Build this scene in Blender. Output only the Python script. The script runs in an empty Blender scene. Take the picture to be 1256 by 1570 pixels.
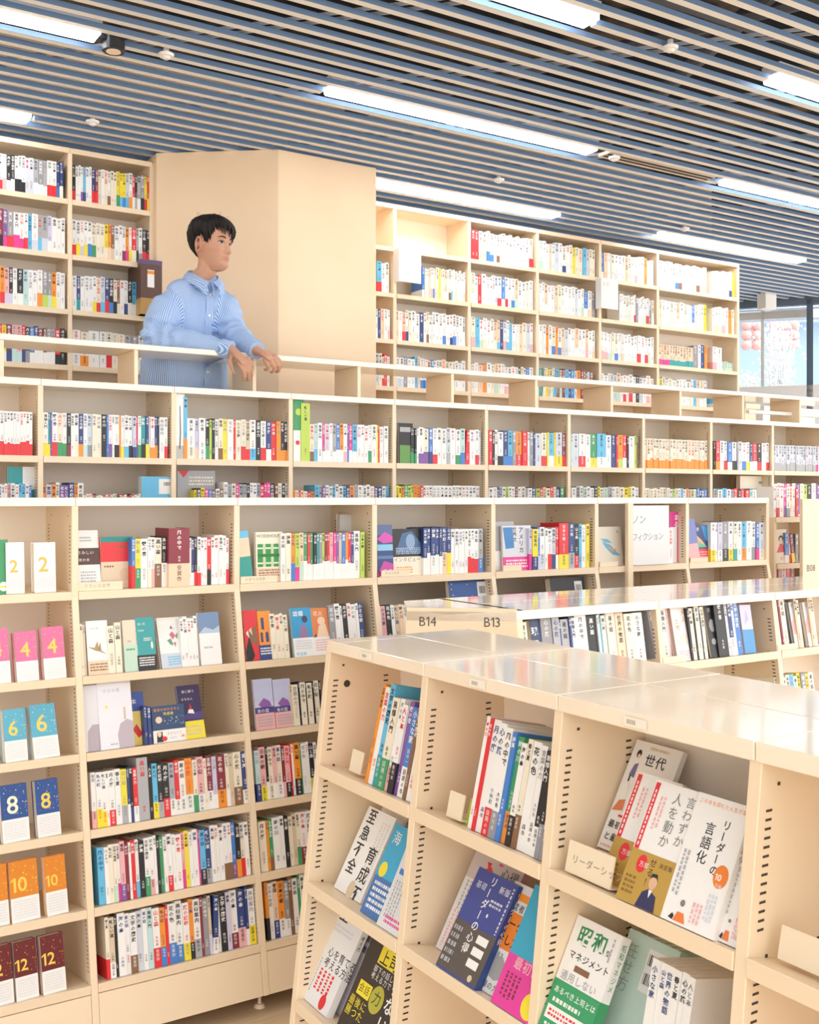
import bpy, math, random
import numpy as np
from mathutils import Matrix, Vector, noise

R = random.Random(7)
SC = bpy.context.scene
COL = SC.collection
PI = math.pi

# ------------------------------------------------------------------ camera, sky, lamps' strength, exposure
FPX = 1640.0                       # focal length in pixels of the 1256 px wide frame
ALPHA = math.atan2(2572.0, FPX)    # angle between the line of sight and the long bookcases
CA, SA = math.cos(ALPHA), math.sin(ALPHA)
EYE = 1.765
cam = bpy.data.cameras.new('camera')
cam.sensor_fit = 'HORIZONTAL'
cam.sensor_width = 36.0
cam.lens = FPX / 1256 * 36.0
cam.shift_y = -22.0 / 1256
cam.clip_start = 0.05
camo = bpy.data.objects.new('camera', cam)
camo.location = (0, 0, EYE)
camo.rotation_euler = (PI / 2, 0, -(PI / 2 - ALPHA))
COL.objects.link(camo)
SC.camera = camo

SC.view_settings.view_transform = 'Standard'
SC.view_settings.look = 'None'
SC.view_settings.gamma = 1.0
SC.view_settings.use_curve_mapping = False
SC.view_settings.exposure = -0.02
SC.cycles.max_bounces = 8
SC.cycles.diffuse_bounces = 6
SC.cycles.glossy_bounces = 4
SC.cycles.use_light_tree = True

LAMP = 13.0         # emission of the ceiling strip lights
SKY_BASE = 0.50     # light of the rest of the hall and the day outside
SKY_DAY = 2.4      # extra daylight from the glazed side (+X)

SKY_ZENITH = 4.0
SKY_FRONT = 2.3     # glazing and lit hall on the side the shelves face (-Y)
world = bpy.data.worlds.new('world')
SC.world = world
world.use_nodes = True
nt = world.node_tree
bg = nt.nodes['Background']
tc = nt.nodes.new('ShaderNodeTexCoord')
sep = nt.nodes.new('ShaderNodeSeparateXYZ')
nt.links.new(tc.outputs['Generated'], sep.inputs[0])
ramp = nt.nodes.new('ShaderNodeMapRange')
ramp.inputs['From Min'].default_value = 0.0
ramp.inputs['From Max'].default_value = 1.0
ramp.inputs['To Min'].default_value = SKY_BASE
ramp.inputs['To Max'].default_value = SKY_BASE + SKY_DAY
nt.links.new(sep.outputs['X'], ramp.inputs['Value'])
ramp2 = nt.nodes.new('ShaderNodeMapRange')
ramp2.inputs['From Min'].default_value = 0.0
ramp2.inputs['From Max'].default_value = -1.0
ramp2.inputs['To Min'].default_value = 0.0
ramp2.inputs['To Max'].default_value = SKY_FRONT
nt.links.new(sep.outputs['Y'], ramp2.inputs['Value'])
addn = nt.nodes.new('ShaderNodeMath'); addn.operation = 'ADD'
nt.links.new(ramp.outputs[0], addn.inputs[0]); nt.links.new(ramp2.outputs[0], addn.inputs[1])
ramp3 = nt.nodes.new('ShaderNodeMapRange')            # open sky overhead, only met outdoors
ramp3.inputs['From Min'].default_value = 0.30
ramp3.inputs['From Max'].default_value = 1.0
ramp3.inputs['To Min'].default_value = 0.0
ramp3.inputs['To Max'].default_value = SKY_ZENITH
nt.links.new(sep.outputs['Z'], ramp3.inputs['Value'])
addz = nt.nodes.new('ShaderNodeMath'); addz.operation = 'ADD'
nt.links.new(addn.outputs[0], addz.inputs[0]); nt.links.new(ramp3.outputs[0], addz.inputs[1])
nt.links.new(addz.outputs[0], bg.inputs['Strength'])
bg.inputs['Color'].default_value = (1.0, 0.985, 0.965, 1)

# ------------------------------------------------------------------ where a sight line through a pixel meets a plane of the hall
FW = np.array([CA, SA, 0.0]); RT = np.array([SA, -CA, 0.0])
def ray(px, py=763.0):
    return FW + RT * ((px - 628.0) / FPX) + np.array([0, 0, 1.0]) * ((763.0 - py) / FPX)
def hitY(px, py, Y):
    d = ray(px, py); t = Y / d[1]
    return Vector((d[0] * t, Y, EYE + d[2] * t))
def hitX(px, py, X):
    d = ray(px, py); t = X / d[0]
    return Vector((X, d[1] * t, EYE + d[2] * t))
def hitZ(px, py, Z):
    d = ray(px, py); t = (Z - EYE) / d[2]
    return Vector((d[0] * t, d[1] * t, Z))

# ------------------------------------------------------------------ materials
def mat(name, col=(0.8, 0.8, 0.8), rough=0.5, metal=0.0, attr=False, emit=0.0, spec=0.5, coat=0.0, alpha=None, trans=0.0):
    m = bpy.data.materials.new(name)
    m.use_nodes = True
    p = m.node_tree.nodes['Principled BSDF']
    p.inputs['Base Color'].default_value = (*col, 1)
    p.inputs['Roughness'].default_value = rough
    p.inputs['Metallic'].default_value = metal
    p.inputs['Specular IOR Level'].default_value = spec
    p.inputs['Coat Weight'].default_value = coat
    p.inputs['Coat Roughness'].default_value = 0.06
    p.inputs['Transmission Weight'].default_value = trans
    if emit:
        p.inputs['Emission Color'].default_value = (1, 1, 1, 1)
        p.inputs['Emission Strength'].default_value = emit
    if attr:
        a = m.node_tree.nodes.new('ShaderNodeAttribute')
        a.attribute_name = 'Col'
        m.node_tree.links.new(a.outputs['Color'], p.inputs['Base Color'])
    return m
def noisy(m, scale, c1, c2, stretch=(1, 1, 1), lo=0.35, hi=0.65, detail=4):
    n = m.node_tree
    p = n.nodes['Principled BSDF']
    t = n.nodes.new('ShaderNodeTexCoord'); mp = n.nodes.new('ShaderNodeMapping')
    mp.inputs['Scale'].default_value = stretch
    nz = n.nodes.new('ShaderNodeTexNoise'); nz.inputs['Scale'].default_value = scale; nz.inputs['Detail'].default_value = detail
    r = n.nodes.new('ShaderNodeValToRGB')
    r.color_ramp.elements[0].position = lo; r.color_ramp.elements[0].color = (*c1, 1)
    r.color_ramp.elements[1].position = hi; r.color_ramp.elements[1].color = (*c2, 1)
    n.links.new(t.outputs['Object'], mp.inputs[0]); n.links.new(mp.outputs[0], nz.inputs[0])
    n.links.new(nz.outputs[0], r.inputs[0]); n.links.new(r.outputs[0], p.inputs['Base Color'])
    return m

CREAM = (0.85, 0.70, 0.51)
M_cream = mat('cream_steel', CREAM, 0.38)
M_top = mat('cream_gloss_top', (.90, .80, .66), 0.14, coat=0.6)  # lighter than the steel sides: reflected brightness put into the base colour
M_back = mat('cream_back_panel', (0.93, 0.86, 0.76), 0.5)
M_slot = mat('slot_dark', (0.06, 0.045, 0.03), 0.8)
M_wall = noisy(mat('column_plaster', (0.80, 0.63, 0.43), 0.8), 3.0, (0.82, 0.63, 0.44), (0.84, 0.66, 0.47))
M_book = mat('printed_cover', rough=0.42, attr=True)
M_page = mat('page_paper', (0.86, 0.79, 0.66), 0.9)
M_print = mat('print_colours', rough=0.6, attr=True)
M_white = mat('white_board', (0.8, 0.8, 0.8), 0.5)
M_floor = noisy(mat('floor_wood', rough=0.45), 6.0, (0.62, 0.45, 0.28), (0.70, 0.53, 0.34), (1, 12, 1))
M_slat = mat('slat_colours', rough=0.45, attr=True)
M_dark = mat('void_black', (0.012, 0.012, 0.014), 0.9)
M_lamp = mat('lamp_diffuser', (1, 1, 1), 0.4, emit=LAMP)
M_black = mat('black_metal', (0.02, 0.02, 0.024), 0.4)
M_glass = mat('window_glass', (0.95, 0.98, 1), 0.02, trans=1.0)
M_glass.node_tree.nodes['Principled BSDF'].inputs['IOR'].default_value = 1.02
M_frame = mat('window_frame_grey', (0.10, 0.15, 0.22), 0.5)

PAL = dict(w=(.86, .86, .85), c=(.84, .78, .64), k=(.018, .018, .022), r=(.72, .03, .04), n=(.03, .06, .22), b=(.06, .22, .62),
           s=(.13, .50, .78), t=(.03, .34, .36), g=(.05, .32, .13), l=(.50, .66, .10), y=(.86, .72, .04), o=(.86, .30, .03),
           p=(.82, .44, .46), m=(.74, .05, .30), v=(.22, .10, .36), a=(.42, .43, .46), e=(.68, .56, .40), d=(.25, .03, .05),
           h=(.24, .12, .06), u=(.62, .60, .78), q=(.52, .74, .74), x=(.30, .30, .33), i=(.62, .67, .76), f=(.85, .62, .44), j=(.52, .70, .58))
NAMES = dict(w='white', c='cream', k='black', r='red', n='navy', b='blue', s='sky-blue', t='teal', g='green', l='lime', y='yellow',
             o='orange', p='pink', m='magenta', v='purple', a='grey', e='beige', d='maroon', h='brown', u='lavender', q='aqua',
             x='charcoal', i='pale-blue', f='peach', j='mint')

# ------------------------------------------------------------------ mesh helpers
class MB:
    def __init__(s):
        s.v = []; s.f = []; s.c = []; s.cur = (.8, .8, .8); s.M = None
    def col(s, c):
        s.cur = PAL[c] if isinstance(c, str) else c; return s
    def add(s, vs, fs, c=None):
        b = len(s.v)
        if s.M is not None:
            vs = [tuple(s.M @ Vector(p)) for p in vs]
        s.v.extend(vs); s.f.extend([tuple(i + b for i in f) for f in fs])
        s.c.extend([c or s.cur] * len(fs))
    def box(s, x0, x1, y0, y1, z0, z1):
        s.add([(x0, y0, z0), (x1, y0, z0), (x1, y1, z0), (x0, y1, z0), (x0, y0, z1), (x1, y0, z1), (x1, y1, z1), (x0, y1, z1)],
              [(0, 3, 2, 1), (4, 5, 6, 7), (0, 1, 5, 4), (1, 2, 6, 5), (2, 3, 7, 6), (3, 0, 4, 7)])
    def prism(s, prof, x0, x1):          # profile (y, z) counter-clockwise seen from +x, extruded along x
        n = len(prof)
        s.add([(x0, y, z) for y, z in prof] + [(x1, y, z) for y, z in prof],
              [tuple(range(n))[::-1], tuple(range(n, 2 * n))] + [(i, (i + 1) % n, n + (i + 1) % n, n + i) for i in range(n)])
    def slab(s, poly, z0, z1):           # polygon (x, y) extruded along z
        n = len(poly)
        s.add([(x, y, z0) for x, y in poly] + [(x, y, z1) for x, y in poly],
              [tuple(range(n))[::-1], tuple(range(n, 2 * n))] + [(i, (i + 1) % n, n + (i + 1) % n, n + i) for i in range(n)])
    def quad(s, a, b, c, d):
        s.add([a, b, c, d], [(0, 1, 2, 3)])
    def cyl(s, p0, p1, r0, r1=None, n=12):
        p0, p1 = Vector(p0), Vector(p1); r1 = r0 if r1 is None else r1
        s.tube([p0, p1], [r0, r1], n)
    def tube(s, pts, rad, n=10, cap=True):
        pts = [Vector(p) for p in pts]
        vs = []; fs = []
        up = None
        for i, p in enumerate(pts):
            d = (pts[min(i + 1, len(pts) - 1)] - pts[max(i - 1, 0)]).normalized()
            if up is None:
                up = d.cross(Vector((0, 0, 1)))
                if up.length < 1e-3: up = Vector((1, 0, 0))
            a = (up - d * up.dot(d)).normalized(); b = d.cross(a); up = a
            r = rad[i]
            ra, rb = r if isinstance(r, tuple) else (r, r)
            vs += [tuple(p + a * (ra * math.cos(2 * PI * k / n)) + b * (rb * math.sin(2 * PI * k / n))) for k in range(n)]
        for i in range(len(pts) - 1):
            for k in range(n):
                fs.append((i * n + k, i * n + (k + 1) % n, (i + 1) * n + (k + 1) % n, (i + 1) * n + k))
        if cap:
            fs.append(tuple(range(n))[::-1]); fs.append(tuple(range((len(pts) - 1) * n, len(pts) * n)))
        s.add(vs, fs)
    def ball(s, c, r, n=12, m=8):
        rx, ry, rz = r if isinstance(r, tuple) else (r, r, r)
        vs = [(c[0], c[1], c[2] - rz)]
        for i in range(1, m):
            t = -PI / 2 + PI * i / m
            vs += [(c[0] + rx * math.cos(t) * math.cos(2 * PI * k / n), c[1] + ry * math.cos(t) * math.sin(2 * PI * k / n), c[2] + rz * math.sin(t)) for k in range(n)]
        vs.append((c[0], c[1], c[2] + rz))
        fs = [(0, 1 + (k + 1) % n, 1 + k) for k in range(n)]
        for i in range(m - 2):
            for k in range(n):
                a = 1 + i * n + k; b = 1 + i * n + (k + 1) % n
                fs.append((a, b, b + n, a + n))
        t = len(vs) - 1; o = 1 + (m - 2) * n
        fs += [(t, o + k, o + (k + 1) % n) for k in range(n)]
        s.add(vs, fs)
    def build(s, name, m, parent=None, smooth=False, bevel=0):
        me = bpy.data.meshes.new(name)
        me.from_pydata(s.v, [], s.f)
        at = me.attributes.new('Col', 'FLOAT_COLOR', 'FACE')
        arr = np.ones((len(s.c), 4), dtype=np.float32)
        if s.c: arr[:, :3] = np.array(s.c, dtype=np.float32)
        at.data.foreach_set('color', arr.ravel())
        for q in (m if isinstance(m, list) else [m]): me.materials.append(q)
        if smooth: me.polygons.foreach_set('use_smooth', [True] * len(me.polygons))
        o = bpy.data.objects.new(name, me)
        COL.objects.link(o)
        if parent is not None: o.parent = parent
        if bevel:
            b = o.modifiers.new('bevel', 'BEVEL'); b.width = bevel; b.segments = 1; b.limit_method = 'ANGLE'
        return o

def tag(o, label, cat=None, group=None, kind=None):
    o['label'] = label
    if cat: o['category'] = cat
    if group: o['group'] = group
    if kind: o['kind'] = kind
    return o
def empty(name, M=None):
    o = bpy.data.objects.new(name, None); COL.objects.link(o)
    o.empty_display_size = 0.05
    if M is not None: o.matrix_world = M
    return o

# ------------------------------------------------------------------ lettering
GLY = {}
_tc = bpy.data.curves.new('lettering', 'FONT'); _to = bpy.data.objects.new('lettering', _tc); COL.objects.link(_to)
def glyph(ch, fine=False, bold=0.0):
    key = (ch, fine, bold)
    if key in GLY: return GLY[key]
    _tc.body = ch; _tc.resolution_u = 3 if fine else 1; _tc.offset = bold
    dg = bpy.context.evaluated_depsgraph_get(); dg.update()
    ev = _to.evaluated_get(dg); me = ev.to_mesh()
    vs = [(v.co.x, v.co.y) for v in me.vertices]; fs = [tuple(p.vertices) for p in me.polygons]
    ev.to_mesh_clear()
    xs = [p[0] for p in vs] or [0, 0.3]
    GLY[key] = (vs, fs, min(xs), max(xs))
    return GLY[key]
def write(mb, s, O, U, V, size, col, vert=False, fine=False, bold=0.0, step=1.08, wscale=1.0):
    """Glyphs from O along U (V is the writing's up) or, vert, downwards from O."""
    O, U, V = Vector(O), Vector(U), Vector(V)
    for ch in s:
        if ch == ' ':
            O = O - V * (size * .5) if vert else O + U * (size * .4); continue
        vs, fs, x0, x1 = glyph(ch, fine, bold)
        cjk = ord(ch) > 0x2000
        off = O - V * (size * .82) if vert else O
        if vert and ch == 'ー':
            pts = [tuple(off + U * (size * (0.78 - (y - 0.0) - .0)) + V * (size * (0.86 - x))) for x, y in vs]
        else:
            pts = [tuple(off + U * (size * wscale * (x if cjk else x - x0)) + V * (size * y)) for x, y in vs]
        mb.add(pts, fs, PAL[col] if isinstance(col, str) else col)
        if ch == '1' and not vert:               # the flag of the figure one
            fl = [(x0 + .03, .70), (x0 - .15, .57), (x0 - .15, .475), (x0 + .03, .59)]
            mb.add([tuple(off + U * (size * wscale * (x - x0)) + V * (size * y)) for x, y in fl], [(0, 1, 2, 3)], PAL[col] if isinstance(col, str) else col)
        if vert: O = O - V * (size * step)
        else: O = O + U * (size * wscale * (step if cjk else (x1 - x0 + .09 + (.13 if ch != '1' and s[s.index(ch) + 1:s.index(ch) + 2] == '1' else 0))))
WORDS = ['文学の歴史', '世界の物語', '春と夏', '海の本', '日本の朝', '旅の記録', '私の町', '山と森', '夜の音', '言葉の力', '星の話', '風の中で',
         '心の旅', '新しい道', '時の川', '花の色', '小さな家', '人と本', '思想入門', '美術案内', '詩集', '月の庭', '遠い声', '雪国', '黒い雨', '白い街']
# ------------------------------------------------------------------ a run of shelving: where its front is, in its own x (along), y (depth), z
class Unit:
    def __init__(s, kind, o, front, zk=None, sl=0.0, st=None):
        s.kind, s.o, s.front, s.zk, s.sl, s.st = kind, o, front, zk, sl, st
        if kind == 'y': s.M = Matrix.Translation((o, 0, 0))
        else: s.M = Matrix(((0, 1, 0, 0), (-1, 0, 0, o), (0, 0, 1, 0), (0, 0, 0, 1)))
    def fy(s, z):
        return s.front if s.zk is None or z >= s.zk else s.front - s.sl * (s.zk - z)
    def lx(s, px, z, off=0.0):           # local x where the upright line of a pixel column meets the front at height z
        d = ray(px); n = 1 if s.kind == 'y' else 0
        t = (s.fy(z) + off) / d[n]
        return d[0] * t - s.o if s.kind == 'y' else s.o - d[1] * t
    def zat(s, px, py, z, off=0.0):      # height of a pixel on the vertical plane through the front at height z
        d = ray(px, py); n = 1 if s.kind == 'y' else 0
        return EYE + d[2] * (s.fy(z) + off) / d[n]
    def tilt(s, z):
        return math.atan(s.st or s.sl) if s.zk is not None and z < s.zk - .02 else 0.0

def slots(mb, x, ys, z0, z1, dirn, pitch=.0125):
    """rows of little slots on an upright's side"""
    n = int((z1 - z0) / pitch)
    e = x + dirn * .0004
    for i in range(n):
        z = z1 - (i + .5) * pitch
        for yf, w in ys:
            y = yf(z)
            a, b, c, d = (e, y, z - .0018), (e, y + w, z - .0018), (e, y + w, z + .0018), (e, y, z + .0018)
            mb.quad(*((a, b, c, d) if dirn > 0 else (d, c, b, a)))

def bookcase(unit, xs, back, ztop, zbot, shelves, label, th=.022, lip=.028, mirror=None, base=None, top=True, slot=True, group=None,
             dirs=(-1,), top_mat=None, backz=None, zslot=None):
    """xs: x of each upright; shelves: heights of the shelf boards; mirror: depth of the far half of a double unit"""
    root = empty('bookcase', unit.M)
    tag(root, label, 'bookcase', group)
    fr = unit.fy
    zk = unit.zk
    bk = back if mirror is None else mirror
    cen = back
    for i, x in enumerate(xs):
        prof = [(fr(zbot), zbot)]
        if mirror is None: prof += [(bk, zbot), (bk, ztop - lip * .5)]
        else: prof += [(2 * cen - fr(zbot), zbot), (2 * cen - fr(ztop), ztop - lip * .5)]
        prof += [(fr(ztop), ztop - lip * .1)]
        if zk is not None and zk < ztop - .05: prof += [(fr(zk), zk)]
        m = MB(); m.prism(prof, x - th / 2, x + th / 2)
        up = m.build('upright', M_cream, root, bevel=.0012)
        if slot:
            s = MB()
            for d in dirs:
                if (d < 0 and i == 0) or (d > 0 and i == len(xs) - 1): continue
                spans = sorted([zbot + .12] + [z + .004 for z in shelves] + [ztop - .05])
                for a, b in zip(spans[:-1], spans[1:]):
                    if b - a < .08: continue
                    slots(s, x + d * th / 2, [(lambda z: fr(z) + .016, .013), (lambda z: cen - .055, .013)], a + .014, b - .04, d)
                for z in spans[1:]:
                    y = fr(z)
                    for yy in (y + .035, cen - .085):
                        e = x + d * (th / 2 + .0005)
                        q = [(e, yy, z - .014), (e, yy + .006, z - .014), (e, yy + .006, z - .009), (e, yy, z - .009)]
                        s.quad(*(q if d > 0 else q[::-1]))
            if s.f: s.build('slot_row', M_slot, up)['kind'] = 'stuff'
    for z in shelves:
        tl = math.tan(unit.tilt(z))
        for a, b in zip(xs[:-1], xs[1:]):
            m = MB(); y0 = fr(z) - .004; y1 = cen - .008
            dz = tl * (y1 - y0)
            m.prism([(y0, z - lip), (y0 + .012, z - lip), (y0 + .013, z - .008), (y1, z - dz - .008), (y1, z - dz), (y0, z)], a + th / 2 + .0006, b - th / 2 - .0006)
            m.build('shelf', M_cream, root, bevel=.001)
            if mirror is not None:
                m = MB(); Y0 = 2 * cen - y0
                m.prism([(cen + .008, z - dz - .008), (Y0, z - lip), (Y0, z), (cen + .008, z - dz)], a + th / 2 + .0006, b - th / 2 - .0006)
                m.build('shelf', M_cream, root)
    m = MB(); m.box(xs[0], xs[-1], cen - .006, cen + .004, backz if backz is not None else zbot, ztop - .012)
    m.build('back_panel', M_back, root)
    if top:
        for a, b in zip(xs[:-1], xs[1:]):
            m = MB(); y0 = fr(ztop) - .006
            m.prism([(y0, ztop - lip), (y0 + .014, ztop - lip), (y0 + .014, ztop - .012), (cen - .002, ztop - .012), (cen - .002, ztop), (y0, ztop)], a + th / 2 - .0095, b + th / 2 - .0115)
            m.build('top_panel', top_mat or M_cream, root, bevel=.0015)
            if mirror is not None:
                m = MB(); y1 = 2 * cen - y0
                m.prism([(cen + .001, ztop - .012), (y1, ztop - lip), (y1, ztop), (cen + .001, ztop)], a + th / 2 - .0095, b + th / 2 - .0115)
                m.build('top_panel', top_mat or M_cream, root, bevel=.0015)
    if base is not None:
        for a, b in zip(xs[:-1], xs[1:]):
            m = MB(); zb = shelves[-1] - lip - .003
            m.prism([(fr(zbot) + .002, zbot), (fr(zbot) + .014, zbot), (fr(zb) + .014, zb), (fr(zb) + .002, zb)], a + th / 2 + .001, b - th / 2 - .001)
            m.build('base_panel', M_cream, root, bevel=.001)
        for x in xs:
            for y in (fr(zbot) + .06, (cen if mirror is None else 2 * cen - fr(zbot)) - .06):
                m = MB(); m.cyl((x, y, 0), (x, y, .012), .02, .014); m.cyl((x, y, .012), (x, y, zbot), .006)
                m.build('foot', M_cream, root)
    return root

# ------------------------------------------------------------------ books
BOOKS = []      # every book standing in view: dicts; the largest are built one by one, the small rest as one object
def ordinal(i):
    o = ['first', 'second', 'third', 'fourth', 'fifth', 'sixth', 'seventh', 'eighth', 'ninth', 'tenth', 'eleventh', 'twelfth', 'thirteenth',
         'fourteenth', 'fifteenth', 'sixteenth', 'seventeenth', 'eighteenth', 'nineteenth', 'twentieth']
    if i < 20: return o[i]
    t = ['twenty', 'thirty', 'forty'][(i + 1) // 10 - 2]
    return t + '-' + o[(i + 1) % 10 - 1] if (i + 1) % 10 else t[:-1] + 'ieth'

def parse(tok):
    """colour letter [. band letter] [relative thickness] [^height in cm] [~sideways lean in degrees]"""
    lean = 0.0; h = None
    if '~' in tok: tok, q = tok.split('~'); lean = float(q)
    if '^' in tok: tok, q = tok.split('^'); h = float(q) / 100
    num = ''.join(ch for ch in tok if ch.isdigit()); head = ''.join(ch for ch in tok if not ch.isdigit())
    cs = [q for q in head.split('.') if q]
    return cs[0], (cs[1] if len(cs) > 1 else None), (float(num) if num else None), h, lean

def row(unit, z, px0, px1, toks, h=.188, place='', back=.014, w=.13, jit=.006, group=None, bandf=.3, first=0, tag_=True):
    out = []
    for t in toks.split():
        if '*' in t:
            a, n = t.split('*'); out += [a] * int(n)
        else: out.append(t)
    items = [parse(t) for t in out]
    rel = [it[2] if it[2] else R.uniform(7.5, 13) for it in items]
    x0, x1 = unit.lx(px0, z), unit.lx(px1, z)
    k = (x1 - x0) / sum(rel)
    x = x0; i = first
    for it, r in zip(items, rel):
        T = r * k
        hh = it[3] if it[3] else h + R.uniform(-jit, jit)
        ww = min(w, max(.09, hh * .69))
        bk = back + R.uniform(0, .006)
        M = unit.M @ Matrix.Translation((x, unit.fy(z) + bk, z - math.tan(unit.tilt(z)) * bk + .0006)) @ Matrix.Rotation(-unit.tilt(z), 4, 'X')
        if it[4]: M = M @ Matrix.Rotation(math.radians(it[4]), 4, 'Y')
        nm = NAMES[it[0]] + ' book' + (', ' + NAMES[it[1]] + ' band' if it[1] and it[1] != it[0] else '')
        BOOKS.append(dict(M=M, T=T * .965, W=ww, H=hh, c=it[0], band=it[1], bf=bandf * R.uniform(.85, 1.15), art=None, spine=True,
                          label=f'{nm}, {ordinal(i)} from left on {place}', group='books on ' + place, area=T * hh))
        x += T; i += 1

def face(unit, z, pxl, pxr, pyt, T, c, band=None, bf=.3, art=None, tilt=8, label='', back=.02, yaw=0, roll=0, spine=None, group=None, H=None, dx=0, big=1.0, bart=None):
    """a book shown cover-outward; art = list of drawing calls on the cover (a from viewer's left, b from below, both 0..1)"""
    xl, xr = (unit.lx(pxl, z, back), unit.lx(pxr, z, back)) if pxr else pxl
    tl = math.radians(tilt) + unit.tilt(z)
    if H is None: H = (unit.zat((pxl + pxr) / 2, pyt, z, back) - z) / math.cos(tl)
    M = unit.M @ Matrix.Translation((xr + dx, unit.fy(z) + back, z - math.tan(unit.tilt(z)) * back + .0008 + abs(math.sin(math.radians(roll))) * (xr - xl) * (roll < 0))) \
        @ Matrix.Rotation(math.radians(yaw), 4, 'Z') @ Matrix.Rotation(math.radians(roll), 4, 'Y') @ Matrix.Rotation(-tl, 4, 'X') @ Matrix.Rotation(PI / 2, 4, 'Z')
    BOOKS.append(dict(M=M, T=T, W=xr - xl, H=H, c=c, band=band, bf=bf, art=art or [], bart=bart, spine=False, sp=spine, label=label, group=group, area=(xr - xl) * H * big))

def draw(mb, b, art, W, H, eps):
    """art on the front cover (the x = 0 side)"""
    def P(a, q, e=eps): return (-e, W * (1 - a), H * q)
    for k, it in enumerate(art):
        e = eps + .0001 + k * .00006
        if it[0] == 'r':                          # rectangle
            _, a0, b0, a1, b1, c = it
            mb.col(c); mb.quad(P(a0, b0, e), P(a1, b0, e), P(a1, b1, e), P(a0, b1, e))
        elif it[0] == 'p':                        # polygon
            mb.col(it[1]); vs = [P(a, q, e) for a, q in it[2]]
            mb.add(vs, [tuple(range(len(vs)))])
        elif it[0] == 'e':                        # ellipse: a, b centre, radii relative to the width
            _, a, q, ra, rb, c = it
            mb.col(c)
            vs = [P(a + ra * math.cos(2 * PI * j / 18), q + rb * W / H * math.sin(2 * PI * j / 18), e) for j in range(18)]
            mb.add(vs, [tuple(range(18))])
        elif it[0] == 'h':                        # horizontal writing: a, b of the baseline's start, size relative to width
            _, a, q, sz, s, c = it[:6]
            write(mb, s, P(a, q, e), (0, -1, 0), (0, 0, 1), sz * W, c, fine=True, bold=it[6] if len(it) > 6 else 0)
        elif it[0] == 't':                        # vertical writing: a of the column's left, b of its top
            _, a, q, sz, s, c = it[:6]
            write(mb, s, P(a, q, e), (0, -1, 0), (0, 0, 1), sz * W, c, vert=True, fine=True, bold=it[6] if len(it) > 6 else 0)
        elif it[0] == 'lines':                    # small print: rows of short dashes between a0..a1, b0..b1
            _, a0, b0, a1, b1, n, c = it
            mb.col(c); rr = random.Random(n * 7 + int(a0 * 100))
            for j in range(n):
                y = b1 - (b1 - b0) * (j + .5) / n; hh = (b1 - b0) / n * .28
                x = a0
                while x < a1 - .01:
                    L = min(rr.uniform(.02, .07), a1 - x)
                    mb.quad(P(x, y - hh, e), P(x + L, y - hh, e), P(x + L, y + hh, e), P(x, y + hh, e)); x += L + rr.uniform(.012, .03)
        elif it[0] == 'vl':                       # columns of small vertical print
            _, a0, b0, a1, b1, n, c = it
            mb.col(c); rr = random.Random(n * 5 + int(b0 * 100))
            for j in range(n):
                x = a0 + (a1 - a0) * (j + .5) / n; hw = (a1 - a0) / n * .26
                y = b1
                while y > b0 + .01:
                    L = min(rr.uniform(.015, .04), y - b0)
                    mb.quad(P(x - hw, y - L, e), P(x + hw, y - L, e), P(x + hw, y, e), P(x - hw, y, e)); y -= L + rr.uniform(.008, .016)
        elif it[0] == 'bars':                     # barcode
            _, a0, b0, a1, b1 = it
            mb.col('k'); rr = random.Random(3); x = a0
            while x < a1:
                L = (a1 - a0) * rr.choice((.02, .03, .05))
                mb.quad(P(x, b0, e), P(min(x + L, a1), b0, e), P(min(x + L, a1), b1, e), P(x, b1, e)); x += L + (a1 - a0) * rr.choice((.02, .03, .04))
        elif it[0] == 'dots':                     # scattered specks
            _, a0, b0, a1, b1, n, c, r0 = it
            mb.col(c); rr = random.Random(n)
            for j in range(n):
                a = rr.uniform(a0, a1); q = rr.uniform(b0, b1); r = r0 * rr.uniform(.5, 1.3)
                vs = [P(a + r * math.cos(2 * PI * u / 5 + j), q + r * W / H * math.sin(2 * PI * u / 5 + j), e) for u in range(5)]
                mb.add(vs, [tuple(range(5))])

def shell(mb, T, W, H, z0, z1, t, g):
    """U-shaped jacket: spine and two boards, g outside the block"""
    mb.box(-g, t - g, -g + .0012, W, z0, z1)
    mb.box(T - t + g, T + g, -g + .0012, W, z0, z1)
    mb.box(-g, T + g, -g, .0014 - g, z0, z1)

def spine_text(mb, b, z0, z1, light):
    T = b['T']
    s = R.choice(WORDS); sz = min(T * .74, (z1 - z0) / (len(s) * 1.12 + .5), .0165)
    if sz < .002: return
    write(mb, s, (T / 2 - sz * .5, -.0006, z1 - (z1 - z0) * .06), (1, 0, 0), (0, 0, 1), sz, light, vert=True, bold=.018)
    rest = (z1 - z0) * .92 - sz * 1.08 * len(s)
    if rest > sz * 2.4:                      # the author's name, smaller, below
        s2 = R.choice(('山川花子', '田中一', '木村春', '小林和', '森本')); s3 = min(sz * .62, rest / (len(s2) * 1.2))
        write(mb, s2, (T / 2 - s3 * .5, -.0006, z0 + s3 * 1.1 * len(s2) + (z1 - z0) * .03), (1, 0, 0), (0, 0, 1), s3, light, vert=True)
def ink(c):
    return 'w' if sum(PAL[c][:3]) < 1.1 else R.choice('kkkkkxnr')

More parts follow.
